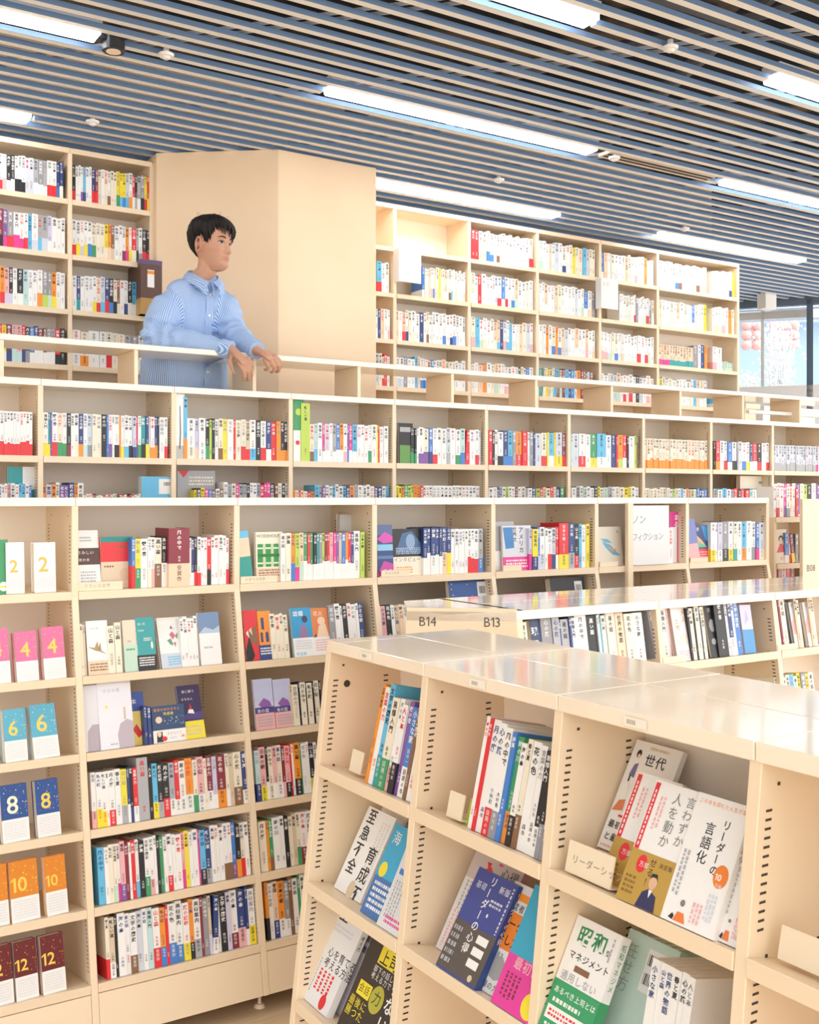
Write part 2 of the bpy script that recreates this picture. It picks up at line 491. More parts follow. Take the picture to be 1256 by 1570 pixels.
def make_book(b, name='book'):
    T, W, H = b['T'], b['W'], b['H']
    m = MB().col(b['c'])
    t = .0012
    shell(m, T, W, H, 0, H, t, 0)
    bz = H * b['bf'] if b['band'] else 0
    if b['spine']:
        spine_text(m, b, max(bz, .02), H, ink(b['c']))
    else:
        draw(m, b, b['art'], W, H, .0002)
        if b.get('sp'):
            write(m, b['sp'][0], (T / 2 - T * .31, -.0006, H * .94), (1, 0, 0), (0, 0, 1), T * .62, b['sp'][1], vert=True)
    o = m.build(name, M_book)
    o.matrix_world = b['M']
    tag(o, b['label'], 'book', b['group'])
    p = MB(); p.box(t, T - t, .002, W - .0025, .002, H - .002); p.build('page_block', M_page, o)
    if b['band']:
        n = MB().col(b['band'])
        shell(n, T, W, H, -.0003, bz, t, .0005)
        if b['spine']:
            sz = min(T * .5, bz / 4.5)
            if sz > .002: write(n, R.choice(('話題の本', '新刊本', '受賞作')), (T / 2 - sz * .5, -.0012, bz * .92), (1, 0, 0), (0, 0, 1), sz, ink(b['band']), vert=True)
        else:
            draw(n, b, b.get('bart') or [], W, H, .0008)
        q = n.build('paper_band', M_book, o)
        q['label'] = NAMES[b['band']] + ' paper band'
    return o
# ------------------------------------------------------------------ the hall
def structure(o, label):
    o['kind'] = 'structure'; o['label'] = label; return o
m = MB(); m.slab([(-6, -6), (12, -6), (12, 2.2), (8.0, 7.6), (-6, 7.6)], -.06, 0); structure(m.build('floor', M_floor), 'pale wooden shop floor')
m = MB(); m.slab([(12.05, 2.2), (26, 2.2), (26, 24), (4, 24), (8.05, 7.65)], -.3, -.002); structure(m.build('ground', mat('pavement', (.6, .6, .6), .8)), 'pale pavement outside the window')
m = MB(); m.slab([(-3, 4.98), (4.9, 4.98), (7.2, 7.9), (-3, 7.9)], 1.20, 1.28); structure(m.build('floor_upper', M_floor), 'raised gallery floor behind the handrail')
CZ = 3.665                                    # underside of the ceiling slats
COLP = [hitZ(236, 240, 3.63).to_2d(), None, None]
c1 = hitY(427, 225, 5.30); c2 = hitY(577, 255, 5.30)
m = MB(); m.slab([(1.992, 5.72), (c1.x, 5.30), (c2.x, 5.30), (c2.x, 6.3), (1.992, 6.3)], 1.28, CZ + .0)
structure(m.build('column', M_wall, bevel=.003), 'wide tan plastered column with an angled face')
m = MB(); m.box(-3, 6.80, 6.06, 6.14, 1.28, 4.3); structure(m.build('wall_back', M_wall), 'tan wall behind the gallery bookcases')

# ------------------------------------------------------------------ shelving units
FRONT = Unit('y', 0.0, 3.602, 1.435, .1855)
GAL = Unit('y', 0.0, 4.603)
UP = Unit('y', 0.0, 5.762)
LOW = Unit('x', 2.259, 1.213, 1.425, .113, .23)
MID = Unit('y', 2.01, 2.5376, 1.425, .12, .16)
FX = [.9756 + .58 * k for k in range(-3, 7)]
FZ = [1.452, 1.176, .932, .692, .455, .230]
bookcase(FRONT, FX, 3.95, EYE, .062, FZ, 'long cream steel bookcase with sloping lower shelves standing on the wooden floor', base=True, top_mat=M_top)
GX = [1.1044 + .58 * k for k in range(-2, 11)]
GZ = [1.940, 1.655]
bookcase(GAL, GX, 4.955, 2.262, .02, GZ + [1.33], 'cream steel bookcase below the handrail, behind the long front bookcase', backz=.02, top_mat=M_top)
UX = [3.5656 + .58 * k for k in range(-1, 5)] + [6.774]
UZ = [3.35, 3.058, 2.765, 2.468]
bookcase(UP, UX, 6.02, 3.622, 1.285, UZ + [2.17, 1.87, 1.57], 'tall cream wall bookcase, books coloured pale for window glare, right of the column', th=.024, slot=False)
LXS = [1.535 - .452 * 2, 1.535 - .452, 1.535, 1.981]
bookcase(UP, LXS, 6.02, 3.622, 1.285, UZ + [2.17, 1.87, 1.57], 'tall cream wall bookcase left of the column, behind the man', th=.022, slot=True)
LWX = [.42 * k for k in range(0, 7)]
low = bookcase(LOW, LWX, 1.413, 1.425, .062, [1.135, .865, .595, .33], 'low cream double-sided bookcase with glossy top, nearest in the photo', mirror=1.413, base=True, dirs=(1,), top_mat=M_top)
MX = [0, .58, 1.16, 1.74, 2.32]
mid = bookcase(MID, MX, 2.76, 1.425, .062, [1.218, .95, .68, .40], 'low cream bookcase with angled end panel marked B14 and B13', mirror=2.76, base=True, top_mat=M_top)
# round cable holes in end panels
for px, py, U, par, lx in ((532, 1048, LOW, low, 0.0115), ):
    p = hitY(px, py, 2.259 - .0115)
    m = MB(); m.cyl((.0112, p.x, p.z), (.0125, p.x, p.z), .0085, n=16); m.build('cable_hole', M_slot, par)
# little holders on the front lip of the low bookcase
for k, t in enumerate(('', '', '', '')):
    x = .42 * k + .165
    y = LOW.fy(1.41) - .0065
    m = MB().col((.88, .84, .74)); m.box(x, x + .05, y - .001, y, 1.403, 1.418)
    m.col((.45, .42, .36))
    for j in range(5): m.box(x + .008 + j * .004, x + .0105 + j * .004, y - .0014, y - .001, 1.407, 1.414)
    q = m.build('label_holder', M_print, low); q['label'] = 'small printed shelf label on the top lip'
# far end filler of the low bookcase (its corner is cut off)
m = MB(); m.slab([(-.012, 1.216), (.06, 1.216), (.06, 1.40), (.02, 1.40)], 1.399, 1.4253); m.build('top_corner', M_top, low)

# angled end panel of the mid bookcase
pa, pb = hitZ(624, 932, 1.4345), hitZ(792, 934, 1.4345)
u = (pb - pa); L = u.length; u.normalize(); nrm = Vector((u.y, -u.x, 0))
root = mid
Mi = MID.M.inverted()
m = MB()
def pp(a, z, off=0.0): return tuple(Mi @ (pa + u * a + nrm * off + Vector((0, 0, z - pa.z))))
sp = .09
vs = [pp(-sp, .062), pp(L + sp * .9, .062), pp(L, 1.4345), pp(0, 1.4345)]
vb = [pp(-sp, .062, -.02), pp(L + sp * .9, .062, -.02), pp(L, 1.4345, -.02), pp(0, 1.4345, -.02)]
m.add(vs + vb, [(0, 1, 2, 3), (7, 6, 5, 4), (0, 4, 5, 1), (1, 5, 6, 2), (2, 6, 7, 3), (3, 7, 4, 0)])
ep = m.build('end_panel', M_cream, root, bevel=.0015)
m = MB()
for s, px in (('B14', 643.5), ('B13', 743)):
    a = (px - 624) / (792 - 624) * L
    write(m, s, Vector(pp(a, 1.381, .0008)), Mi.to_3x3() @ u, (0, 0, 1), .0405, (.10, .09, .08), fine=True, wscale=.93)
m.build('lettering', M_print, ep)
m = MB()                                       # the top's wedge between the angled panel and the shelving
Lp = [tuple((Mi @ p).to_2d()) for p in (pa, pb)]
m.slab([Lp[0], Lp[1], (.02, 2.545), (.02, 2.98), (Lp[0][0] + .16, 2.98)], 1.397, 1.425); m.build('top_corner', M_top, root)

# neighbouring bookcase past the end of the long one, with its end panel B08
SID = Unit('y', 0.0, 3.75)
xa = SID.lx(1189, 1.5) ; 
sidez = [1.675, 1.52, 1.363, 1.1, .85, .6, .35]
sidez = [SID.zat(1205, 793, 1.7), SID.zat(1205, 864, 1.5), SID.zat(1205, 893, 1.4), 1.1, .8, .5]
side = bookcase(SID, [xa, xa + .5, xa + 1.0], 4.05, sidez[0], .062, sidez[1:], 'cream bookcase with end panel marked B08, past the long bookcase', slot=False, base=True)
m = MB(); x0 = hitY(1226, 800, 3.5).x; zt = hitY(1240, 765, 3.5).z
m.box(x0, x0 + .44, 3.48, 3.5, .062, zt)
ep = m.build('end_panel', M_cream, side, bevel=.0015)
m = MB(); q = hitY(1237.5, 876, 3.4795)
write(m, 'B08', (q.x, 3.479, q.z), (1, 0, 0), (0, 0, 1), .047, (.10, .09, .08), fine=True, wscale=.9)
q = hitY(1241, 891, 3.4795)
for a, b, c, d in ((0, .028, 0, .003), (0, .028, .015, .018), (0, .003, 0, .018), (.025, .028, 0, .018)):
    m.col((.2, .18, .15)); m.box(q.x + a, q.x + b, 3.4785, 3.4795, q.z + c, q.z + d)
m.build('lettering', M_print, ep)

# ------------------------------------------------------------------ what stands on the shelves: the long front bookcase
z = FZ[0]
T0 = 'top shelf, '
face(FRONT, z, -22, 13, 828, .02, 'g', art=[('e', .8, .14, .22, .22, 'w'), ('r', .62, .12, .98, .15, 'y')], tilt=4, label='green book with white disc at the far left of the top shelf', big=3)
for a, b in ((9, 38), (52, 86)):
    face(FRONT, z, a, b, 832, .030, 'w', art=[('r', 0, 0, 1, .36, (.78, .77, .76)), ('h', .20, .42, .95, '2', (.86, .50, .10), .02), ('lines', .1, .1, .9, .3, 5, 'i'), ('dots', .05, .75, .95, .97, 14, 'e', .02)],
         tilt=3, yaw=6, label='white book with gold numeral 2, ' + ('beside the green book' if a < 20 else 'next to the slotted upright'), group='numbered books in the left bay')
fr_ = 'first bay top shelf'
face(FRONT, z, 120, 156, 814, .012, 'w', tilt=14, art=[('r', 0, .42, 1, .70, (.10, .05, .04)), ('h', .05, .60, .17, 'さみしい', 'w'), ('h', .1, .48, .15, '夜の本', 'w'), ('lines', .15, .12, .8, .32, 4, 'a'), ('lines', .2, .8, .7, .9, 2, 'a')],
     label='white book with black title block leaning above the French literature label', big=2, back=.03)
face(FRONT, z, 155, 204, 824, .020, 'r', tilt=2, art=[('r', 0, .90, 1, 1.01, (.02, .24, .22)), ('r', 0, 0, 1, .52, (.72, .60, .44)), ('lines', .5, .78, .95, .84, 1, 'h'), ('lines', .1, .40, .4, .46, 1, 'h'), ('e', .74, .27, .16, .2, (.64, .52, .36))],
     label='red and beige book shown face out on the French literature shelf', back=.05, big=2)
P1 = 'the French literature shelf'
row(FRONT, z, 204, 258, 'b.r6 y.g9 w11 w6.c w.p6 c.h11 k.w8', .175, place=P1, bandf=.42)
row(FRONT, z, 258, 291, 'd.f10^20.5', .2, place=P1, bandf=.36, back=-.006, w=.14, first=7)
m_box = (258, 275)
row(FRONT, z, 291, 354, 'w6 n.w6 k.r5 w.r7 w6 w6 r.k8 w6 w8 w8 w6 w.r6', .172, place=P1, first=8)
face(FRONT, z, 367, 389, 815, .012, (.12, .45, .72) and 's', tilt=6, art=[('r', 0, .45, 1, .86, 'f'), ('r', 0, 0, 1, .5, (.02, .30, .27)), ('lines', .1, .04, .8, .12, 2, 'w')], label='blue, peach and teal book beside the green tartan cover', roll=-4, yaw=10, big=2)
face(FRONT, z, 393, 434, 816, .016, 'c', band='f', bf=.28, tilt=2, art=[('r', .06, .30, 1, .76, (.02, .28, .06)), ('r', .06, .36, 1, .39, 'c'), ('r', .06, .66, 1, .69, 'c')] +
     [('r', a, .30, a + .10, .76, (.55, .62, .40)) for a in (.26, .56, .84)] + [('r', .06, .50, 1, .56, (.01, .18, .04)), ('h', .03, .89, .150, 'WODEHOUSE', (.12, .10, .08))], bart=[('lines', .1, .1, .9, .26, 3, 'h')],
     label='cream book with green tartan square and large capital-letter title', back=.03, big=3)
P2 = 'the English literature shelf'
row(FRONT, z, 434, 469, 'w8 c9 o.b7 l.m7 f.j7', .178, place=P2, bandf=.33)
row(FRONT, z, 469, 546, 'g.w r.w g.w k.w t.w x.w l.w d.w r.w p.w m.w v.w e.w b.w o.w r.w n.w', .178, place=P2, first=5, bandf=.37, jit=.001)
row(FRONT, z, 546, 562, 'w10 l6', .178, place=P2, first=22)
face(FRONT, z, 521, 573, 789, .03, (.62, .62, .62) and 'w', tilt=0, art=[('r', 0, 0, 1, 1, (.66, .66, .66)), ('bars', .72, .84, .96, .91), ('bars', .72, .68, .96, .74), ('lines', .35, .86, .6, .9, 1, 'a')], label='large pale grey slipcase standing behind the English literature books', back=.17, big=2)
face(FRONT, z, 580, 604, 805, .012, 'n', tilt=4, art=[('r', 0, .80, 1, 1, (.10, .14, .30)), ('p', (.62, .08, .42), [(0, .72), (.5, .86), (1, .78), (1, .66), (.4, .64)]), ('r', 0, .5, 1, .62, (.25, .55, .75)), ('p', (.55, .06, .35), [(0, .06), (.4, .3), (1, .24), (1, 0), (0, 0)]), ('r', 0, .34, 1, .4, (.10, .2, .4)), ('h', .3, .05, .3, '星夜', 'w')], label='night sky photo book in pink and navy beside dark landscape book', big=2)
face(FRONT, z, 603, 653, 811, .012, 'k', band='c', bf=.40, tilt=3, art=[('p', (.06, .14, .30), [(.1, .5), (.3, .9), (.6, .95), (.95, .6), (.8, .45)]), ('e', .55, .72, .14, .2, (.25, .38, .55)), ('lines', .1, .45, .9, .6, 4, (.45, .55, .7))], bart=[('h', .04, .30, .125, 'インタビュー', (.1, .1, .15)), ('lines', .1, .04, .6, .2, 3, 'o')], label='dark landscape photo book with wide cream band', big=2, back=.03)
P3 = 'the third bay top shelf'
row(FRONT, z, 653, 696, 'n.w n.w n.w n.w n.w n.f n.y', .19, place=P3, bandf=.42, jit=.001)
row(FRONT, z, 696, 745, 'w w w w w w.r w.r w.r a.b', .182, place=P3, first=7, jit=.001, bandf=.33)
face(FRONT, z, 760, 790, 800, .012, 'a', tilt=3, art=[('r', 0, 0, 1, .40, 'w')], label='grey and white book at the start of the fourth bay', back=.05, big=1.5)
face(FRONT, z, 772, 816, 806, .014, 'i', band='m', bf=.30, tilt=3, art=[('r', .0, 0, 1, 1, (.66, .68, .74)), ('p', (.05, .22, .52), [(.02, .96), (.36, .96), (.4, .5), (.1, .48)]), ('t', .56, .96, .17, 'アメリカ', 'k', .02), ('t', .36, .96, .13, '世界文', 'k', .02)], bart=[('lines', .1, .05, .9, .25, 3, 'w')], label='pale book with blue artwork and magenta band in fourth bay', back=.03, big=2)
P4 = 'the fourth bay top shelf'
row(FRONT, z, 816, 861, 'u.m6 y.n11 b.u5 w.i10 w6 w.r9 i.n8 r.w6', .18, place=P4, bandf=.36)
row(FRONT, z, 861, 908, 'r.y17^20 n.a10^20 k.r8 s5 w8 y6', .19, place=P4, bandf=.33, first=8)
face(FRONT, z, 918, 956, 808, .016, 'c', tilt=6, art=[('r', 0, 0, 1, 1, (.74, .68, .58)), ('p', (.14, .42, .62), [(.2, .62), (.5, .55), (.9, .25), (.6, .28), (.35, .45)]), ('p', (.75, .35, .12), [(.4, .5), (.6, .44), (.8, .42), (.6, .36)]), ('p', (.14, .42, .62), [(.15, .7), (.45, .68), (.6, .58), (.3, .6)]), ('t', .8, .9, .08, '鳥', 'k')], label='beige book with blue bird drawing in fifth bay', back=.03, big=2)
P5 = 'the fifth bay top shelf'
row(FRONT, z, 1020, 1036, 'y5 w8 w8', .17, place=P5)
face(FRONT, z, 1027, 1049, 785, .014, 'm', tilt=0, art=[('t', .3, .95, .32, 'まる', 'w', .02), ('r', .0, .0, .5, .70, 'w')], label='tall magenta book behind the handwritten nonfiction sign', back=.05, big=1.5)
face(FRONT, z, 1058, 1074, 797, .012, (.2, .25, .6) and 'v', tilt=6, art=[('r', 0, 0, 1, .42, 'p'), ('r', 0, .42, 1, 1, (.20, .24, .55))], roll=-5, label='violet and pink book at the start of the sixth bay', big=2)
face(FRONT, z, 1066, 1094, 806, .014, 'n', tilt=3, art=[('p', (.05, .30, .62), [(.4, 1), (1, .95), (1, .55), (.6, .6)]), ('p', (.1, .5, .3), [(0, .6), (.5, .5), (.7, .4), (.1, .4)]), ('p', (.8, .45, .2), [(.1, .75), (.4, .6), (.6, .45), (.2, .55)]), ('r', 0, 0, 1, .36, 'r'), ('lines', .1, .1, .9, .3, 3, 'p'), ('t', .12, .95, .16, '夜', 'w')], label='dark colourful book with red band in sixth bay', back=.03, big=2)
P6 = 'the sixth bay top shelf'
row(FRONT, z, 1094, 1176, 'w.y9 w4 u.w8 x.k12 w9.y c.t7 w8 s.o10 w10 w.x7 b.m6 i.c10', .19, place=P6)

# second shelves seen between the long bookcase and the mid one
z = FZ[1]
row(FRONT, z, 585, 640, 'w p k w e f c w', .17, place='second shelf of third bay', w=.12)
row(FRONT, z, 640, 700, 'c*9', .155, place='second shelf of third bay', first=8)
face(FRONT, z, 697, 757, 886, .03, 'n', tilt=0, art=[('r', 0, 0, 1, 1, (.03, .10, .36)), ('r', .72, .3, .96, .95, 'w'), ('bars', .76, .76, .92, .88), ('bars', .76, .5, .92, .62), ('dots', .05, .3, .7, .95, 16, 'y', .015)], label='large navy boxed book with white barcode label, second shelf', big=2, back=.05)
row(FRONT, z, 760, 795, 's w.b b s', .17, place='second shelf of fourth bay')
row(FRONT, z, 795, 850, 'c e c y c i w w', .165, place='second shelf of fourth bay', first=4)
face(FRONT, z, 853, 905, 883, .04, 'k', tilt=0, art=[('r', .70, .4, .92, .92, 'w'), ('bars', .73, .72, .89, .86), ('bars', .73, .48, .89, .62), ('lines', .1, .2, .6, .35, 2, 'a')], label='black boxed book with white barcode label, second shelf', big=2, back=.05)
row(FRONT, z, 918, 955, 'w r y y w', .145, place='second shelf of fifth bay')
row(FRONT, z, 970, 1052, 'y.w y w c i w c w y w', .145, place='second shelf of fifth bay', first=5)
row(FRONT, z, 1062, 1172, 'o o e.r o o k w k w c k k w x k w c p', .152, place='second shelf of sixth bay')

# numbered volumes of the first bay
for zi, num, c, pos in ((1, '4', 'm', ((-16, 17, 964), (26, 60, 968), (68, 102, 961))), (2, '6', 's', ((8, 43, 1088), (52, 92, 1082))), (3, '8', 'n', ((4, 46, 1205), (58, 94, 1197))),
                        (4, '10', 'o', ((-20, 15, 1330), (18, 62, 1322), (72, 105, 1315))), (5, '12', 'd', ((-16, 22, 1455), (25, 60, 1446), (66, 102, 1437)))):
    z = FZ[zi]
    bc = {'m': (.78, .16, .34), 's': (.10, .42, .58), 'n': (.02, .08, .30), 'o': (.72, .24, .02), 'd': (.14, .015, .02)}[c]
    for i, (a, b, yt) in enumerate(pos):
        n = {2: ('leftmost', 'rightmost'), 3: ('leftmost', 'middle', 'rightmost')}[len(pos)][i]
        gold = (.90, .62, .10) if not (num == '8' and i == 0) else (.86, .84, .60)
        face(FRONT, z, a, b, yt, .036 if num != '10' else .03, c, band='w', bf=.40, tilt=(9 if (num == '6' and i == 1) else 2), yaw=5,
             art=[('r', 0, 0, 1, 1, bc), ('h', .22 if len(num) == 1 else .13, .50, .92 if len(num) == 1 else .70, num, gold, .012), ('dots', .04, .46, .96, .98, 26, {'m': 'p', 's': 'i', 'n': 'e', 'o': 'y', 'd': 'o'}[c], .022)],
             bart=[('lines', .08, .05, .92, .36, 7, (.72, .73, .76))], label=f'{n} {NAMES[c]} book with gold numeral {num} and white band', group='numbered books in the left bay', big=3, back=.02)
z = FZ[1]
P = 'second shelf under the French literature label'
row(FRONT, z, 128, 136, 'c5 e5', .175, place=P)
face(FRONT, z, 136, 169, 952, .022, 'w', band='f', bf=.26, tilt=2, art=[('p', (.42, .30, .14), [(.05, .52), (.35, .50), (.5, .62), (.55, .48), (.9, .36), (.6, .42), (.4, .44)]), ('p', (.35, .25, .12), [(.5, .45), (.62, .6), (.66, .44)]), ('h', .2, .84, .12, '水の庭', 'a')], bart=[('lines', .1, .06, .9, .22, 3, 'h')], label='white book with brown bird drawing and beige band', big=3)
row(FRONT, z, 170, 191, 'c10 c9', .165, place=P, first=2)
face(FRONT, z, 192, 213, 951, .02, 'c', band='j', bf=.52, tilt=2, art=[('r', 0, .5, 1, 1, (.72, .66, .52)), ('lines', .3, .55, .6, .62, 1, 'a')], bart=[('lines', .2, .4, .8, .46, 1, 'g')], label='cream book with pale green band beside the teal book', big=2)
face(FRONT, z, 212, 241, 947, .016, 't', band='k', bf=.29, tilt=2, art=[('r', 0, 0, 1, 1, (.04, .34, .36)), ('h', .12, .86, .13, '青い家', 'c'), ('h', .12, .74, .10, '物語集', 'c'), ('e', .82, .47, .06, .2, 'c'), ('lines', .4, .55, .8, .62, 2, 'c')], bart=[('lines', .1, .08, .9, .26, 4, 'w')], label='teal book with black band, second shelf', big=3)
face(FRONT, z, 249, 291, 948, .022, 'w', band='i', bf=.29, tilt=11, art=[('r', 0, .96, 1, 1, 'c'), ('p', (.66, .16, .26), [(.4, .66), (.52, .72), (.62, .64), (.52, .55)]), ('p', (.16, .34, .18), [(.3, .55), (.45, .58), (.52, .44), (.4, .46)]), ('p', (.2, .38, .2), [(.6, .62), (.72, .7), (.68, .56)]), ('p', (.16, .12, .3), [(.45, .78), (.5, .84), (.56, .76)]), ('p', (.5, .2, .3), [(.52, .5), (.62, .5), (.58, .4)])], bart=[('lines', .25, .05, .9, .24, 4, 's')], label='white book with posy of flowers and pale blue band', big=3)
row(FRONT, z, 282, 309, 'w w w w w', .172, place=P, first=4)
face(FRONT, z, 309, 341, 939, .014, 'w', tilt=2, art=[('r', 0, .60, 1, 1.0, (.17, .27, .46)), ('p', (.45, .55, .70), [(0, .6), (.3, .72), (.7, .66), (1, .74), (1, .6)]), ('lines', .2, .3, .6, .36, 1, 'a')], label='white book with blue sky picture across its top', big=3)
z = FZ[2]
P = 'third shelf under the French literature label'
face(FRONT, z, 126, 157, 1053, .010, 'w', tilt=3, art=[('r', 0, 0, 1, 1, (.74, .74, .80)), ('p', (.46, .40, .46), [(.3, 0), (.34, .3), (.6, .40), (1, .40), (1, 0)])], label='white and lilac picture book partly behind another, third shelf', big=2)
face(FRONT, z, 155, 207, 1047, .010, 'w', tilt=4, art=[('r', 0, 0, 1, 1, (.78, .79, .86)), ('p', (.50, .43, .50), [(.55, 0), (.52, .2), (.62, .36), (.82, .42), (1, .38), (1, 0)]), ('h', .16, .84, .12, '小さな星', 'a'), ('e', .24, .62, .04, .05, 'y'), ('r', .74, .42, .80, .60, (.62, .48, .34)), ('lines', .3, .05, .5, .09, 1, 'a')], label='large white picture book with lilac hill, third shelf', big=3, back=.035 - .02)
face(FRONT, z, 203, 225, 1060, .014, 'y', tilt=3, art=[('r', 0, .0, 1, .64, (.88, .68, .18)), ('r', 0, .64, 1, 1, (.03, .07, .34)), ('p', 'r', [(.1, .3), (.5, .14), (.8, .2), (.4, .4)]), ('h', .1, .78, .4, '本', 'w')], label='yellow and navy book beside the white picture book', back=.05, big=2)
row(FRONT, z, 226, 236, 'n4 n4', .125, place=P)
face(FRONT, z, 236, 286, 1082, .012, 'n', band='w', bf=.34, tilt=3, art=[('r', 0, 0, 1, 1, (.03, .07, .17)), ('h', .06, .86, .095, '最高の本のまちと', 'o'), ('h', .35, .74, .1, '物語集', 'y'), ('e', .2, .62, .1, .1, 'f'), ('dots', .3, .45, .95, .7, 24, 'i', .014)], bart=[('p', 'k', [(.1, .02), (.12, .28), (.28, .30), (.3, .02)]), ('e', .19, .24, .06, .09, 'f'), ('e', .34, .10, .08, .07, 'r'), ('h', .42, .2, .085, '生きる小さ', 'a'), ('h', .5, .08, .07, 'な日々', 'a'), ('p', 'o', [(.84, .1), (.97, .1), (.9, .18)])], label='navy starry book with white band showing dark-haired girl', big=3)
face(FRONT, z, 281, 316, 1054, .016, 'n', band='y', bf=.33, tilt=12, art=[('r', 0, 0, 1, 1, (.04, .025, .10)), ('p', (.08, .05, .22), [(0, .36), (1, .36), (1, .5), (0, .44)]), ('h', .2, .86, .13, '星に願う', 'w'), ('h', .14, .72, .12, 'まちの人', 'c'), ('p', 'w', [(.35, .48), (.65, .46), (.6, .54), (.42, .55)]), ('p', 'r', [(.44, .54), (.56, .54), (.5, .66)])], bart=[('lines', .15, .06, .85, .26, 3, 'e')], label='dark navy book with yellow band leaning on third shelf', big=3)
z = FZ[3]
P = 'fourth shelf of French literature bay'
row(FRONT, z, 145, 386, 'w.p7 w.y8 w.y7 w4 w.r9 w9 y.a9 n.w4 k.n5 r.w7 a17^20.5 k6 s.y8 k.a8 k.r10 a.w9 r.w7 w.w10 o.w12 c.g7 p.w11 c5 d.w9 u.w7 d.o15 c.w6 e7 c.h14 n.w10', .178, place=P, jit=.004)
z = FZ[4]
P = 'fifth shelf of French literature bay'
row(FRONT, z, 155, 388, 's12 w8 c8 c.j7 w.m6 p.v9 d7 w4 r8 w.s7 k10 w.g9 w.p9 w5 k6 g7 w7 w.r10 w6 w12 p.m7 y8 w7 w10 m4 s.k11 n.a11 w9 w8 w9 w8.h w.h8 b.v9 k.o9 c.r9 w9', .182, place=P)
z = FZ[5]
P = 'bottom shelf of French literature bay'
row(FRONT, z, 167, 406, 'c.r6 e.w9 k5 w12 w.w8 w.h11 i10 w8 q9 w.r12 o.b9 r5 w.b13 w.b12 w.y11 o.k8 w.a12 d5 x9 e.u5 n.w9~4 w7 k.k11 u8 w.d13 n.p14 n.w5 w.y12 x11', .188, place=P)
E2='third bay of the long bookcase'
z = FZ[1]
P = 'second shelf of English literature bay'
row(FRONT, z, 370, 379, 'w9', .175, place=P)
face(FRONT, z, 379, 401, 936, .012, 'r', tilt=3, art=[('p', 'k', [(0, .2), (.3, .5), (.6, .1), (.4, 0), (0, 0)]), ('p', 'h', [(.2, .5), (.8, .7), (.9, .3), (.5, .35)]), ('p', 'e', [(.3, .6), (.5, .66), (.55, .5)]), ('p', 'w', [(.1, .55), (.25, .6), (.3, .45)])], label='red book with dark figures beside the orange book', big=2)
face(FRONT, z, 399, 421, 937, .012, 'o', band='n', bf=.30, tilt=3, art=[('r', .3, .62, .5, .86, 'n'), ('r', .2, .36, .36, .56, 'n'), ('r', .55, .36, .75, .56, 'n')], bart=[('lines', .1, .1, .9, .26, 3, 'w')], label='orange book with blue letters and navy band', big=2)
row(FRONT, z, 421, 448, 'c c c c', .165, place=P, first=1)
face(FRONT, z, 452, 483, 932, .016, 's', band='w', bf=.38, tilt=2, art=[('r', 0, 0, 1, 1, (.03, .32, .62)), ('p', (.28, .18, .36), [(.3, .36), (.4, .6), (.6, .66), (.8, .5), (.75, .36)]), ('e', .66, .76, .14, .16, (.05, .04, .12)), ('h', .1, .84, .24, '結婚', 'w', .02)], bart=[('lines', .1, .14, .9, .34, 4, 'i'), ('h', .1, .03, .16, '物語集', 's')], label='blue book with purple figure and white band', big=3)
face(FRONT, z, 483, 512, 932, .014, 'o', band='w', bf=.38, tilt=2, art=[('r', 0, 0, 1, 1, (.72, .22, .06)), ('p', 'f', [(.2, .36), (.35, .62), (.7, .66), (.85, .36)]), ('e', .5, .72, .2, .2, 'f'), ('p', 'd', [(.05, .4), (.2, .46), (.2, .36), (.05, .36)]), ('h', .1, .84, .24, '花火', 'f', .02)], bart=[('lines', .1, .08, .9, .34, 5, 'p')], label='orange book with white band beside the blue figure book', big=3)
row(FRONT, z, 512, 566, 'x.w12 w.y10 w4 k.y9 w8 w.o9 w5 n.y10', .185, place=P, first=5, bandf=.2)
z = FZ[2]
P = 'third shelf of English literature bay'
for i, (a, b) in enumerate(((394, 423), (424, 451))):
    face(FRONT, z, a, b, 1042, .012, 'u', band='p', bf=.32, tilt=2, art=[('r', 0, .55, 1, 1, (.52, .56, .78)), ('p', (.28, .12, .42), [(.2, .5), (.5, .62), (.8, .55), (.9, .45), (.4, .42)]), ('r', 0, .32, 1, .44, (.07, .06, .25)), ('h', .1, .34, .2, '海の庭', 'w')], bart=[('lines', .1, .05, .9, .28, 4, 'a'), ], label=('first' if i == 0 else 'second') + ' of two lavender flower books on third shelf', big=2)
row(FRONT, z, 452, 500, 'e3 c9 k2 c8 k2 c8 k2 c8 k3', .155, place=P)
z = FZ[3]
row(FRONT, z, 398, 494, 'q.n8 p.y11 k.w4 c.c9 p.w6 c.w10 d.p5 p.k9 r4 w4 o.k11 g3 w9 w5 k.l9 w6', .18, place='fourth shelf of English literature bay')
z = FZ[4]
row(FRONT, z, 404, 486, 'c12 o4 g.h6 w12 w7 k7 c7 e6 c.g6 w.d10 w', .175, place='fifth shelf of English literature bay')
z = FZ[5]
row(FRONT, z, 414, 476, 'o.k6 w9 f.n10 o.w11 x.w9 h8 w10 g5 w9', .19, place='bottom shelf of English literature bay', bandf=.34)

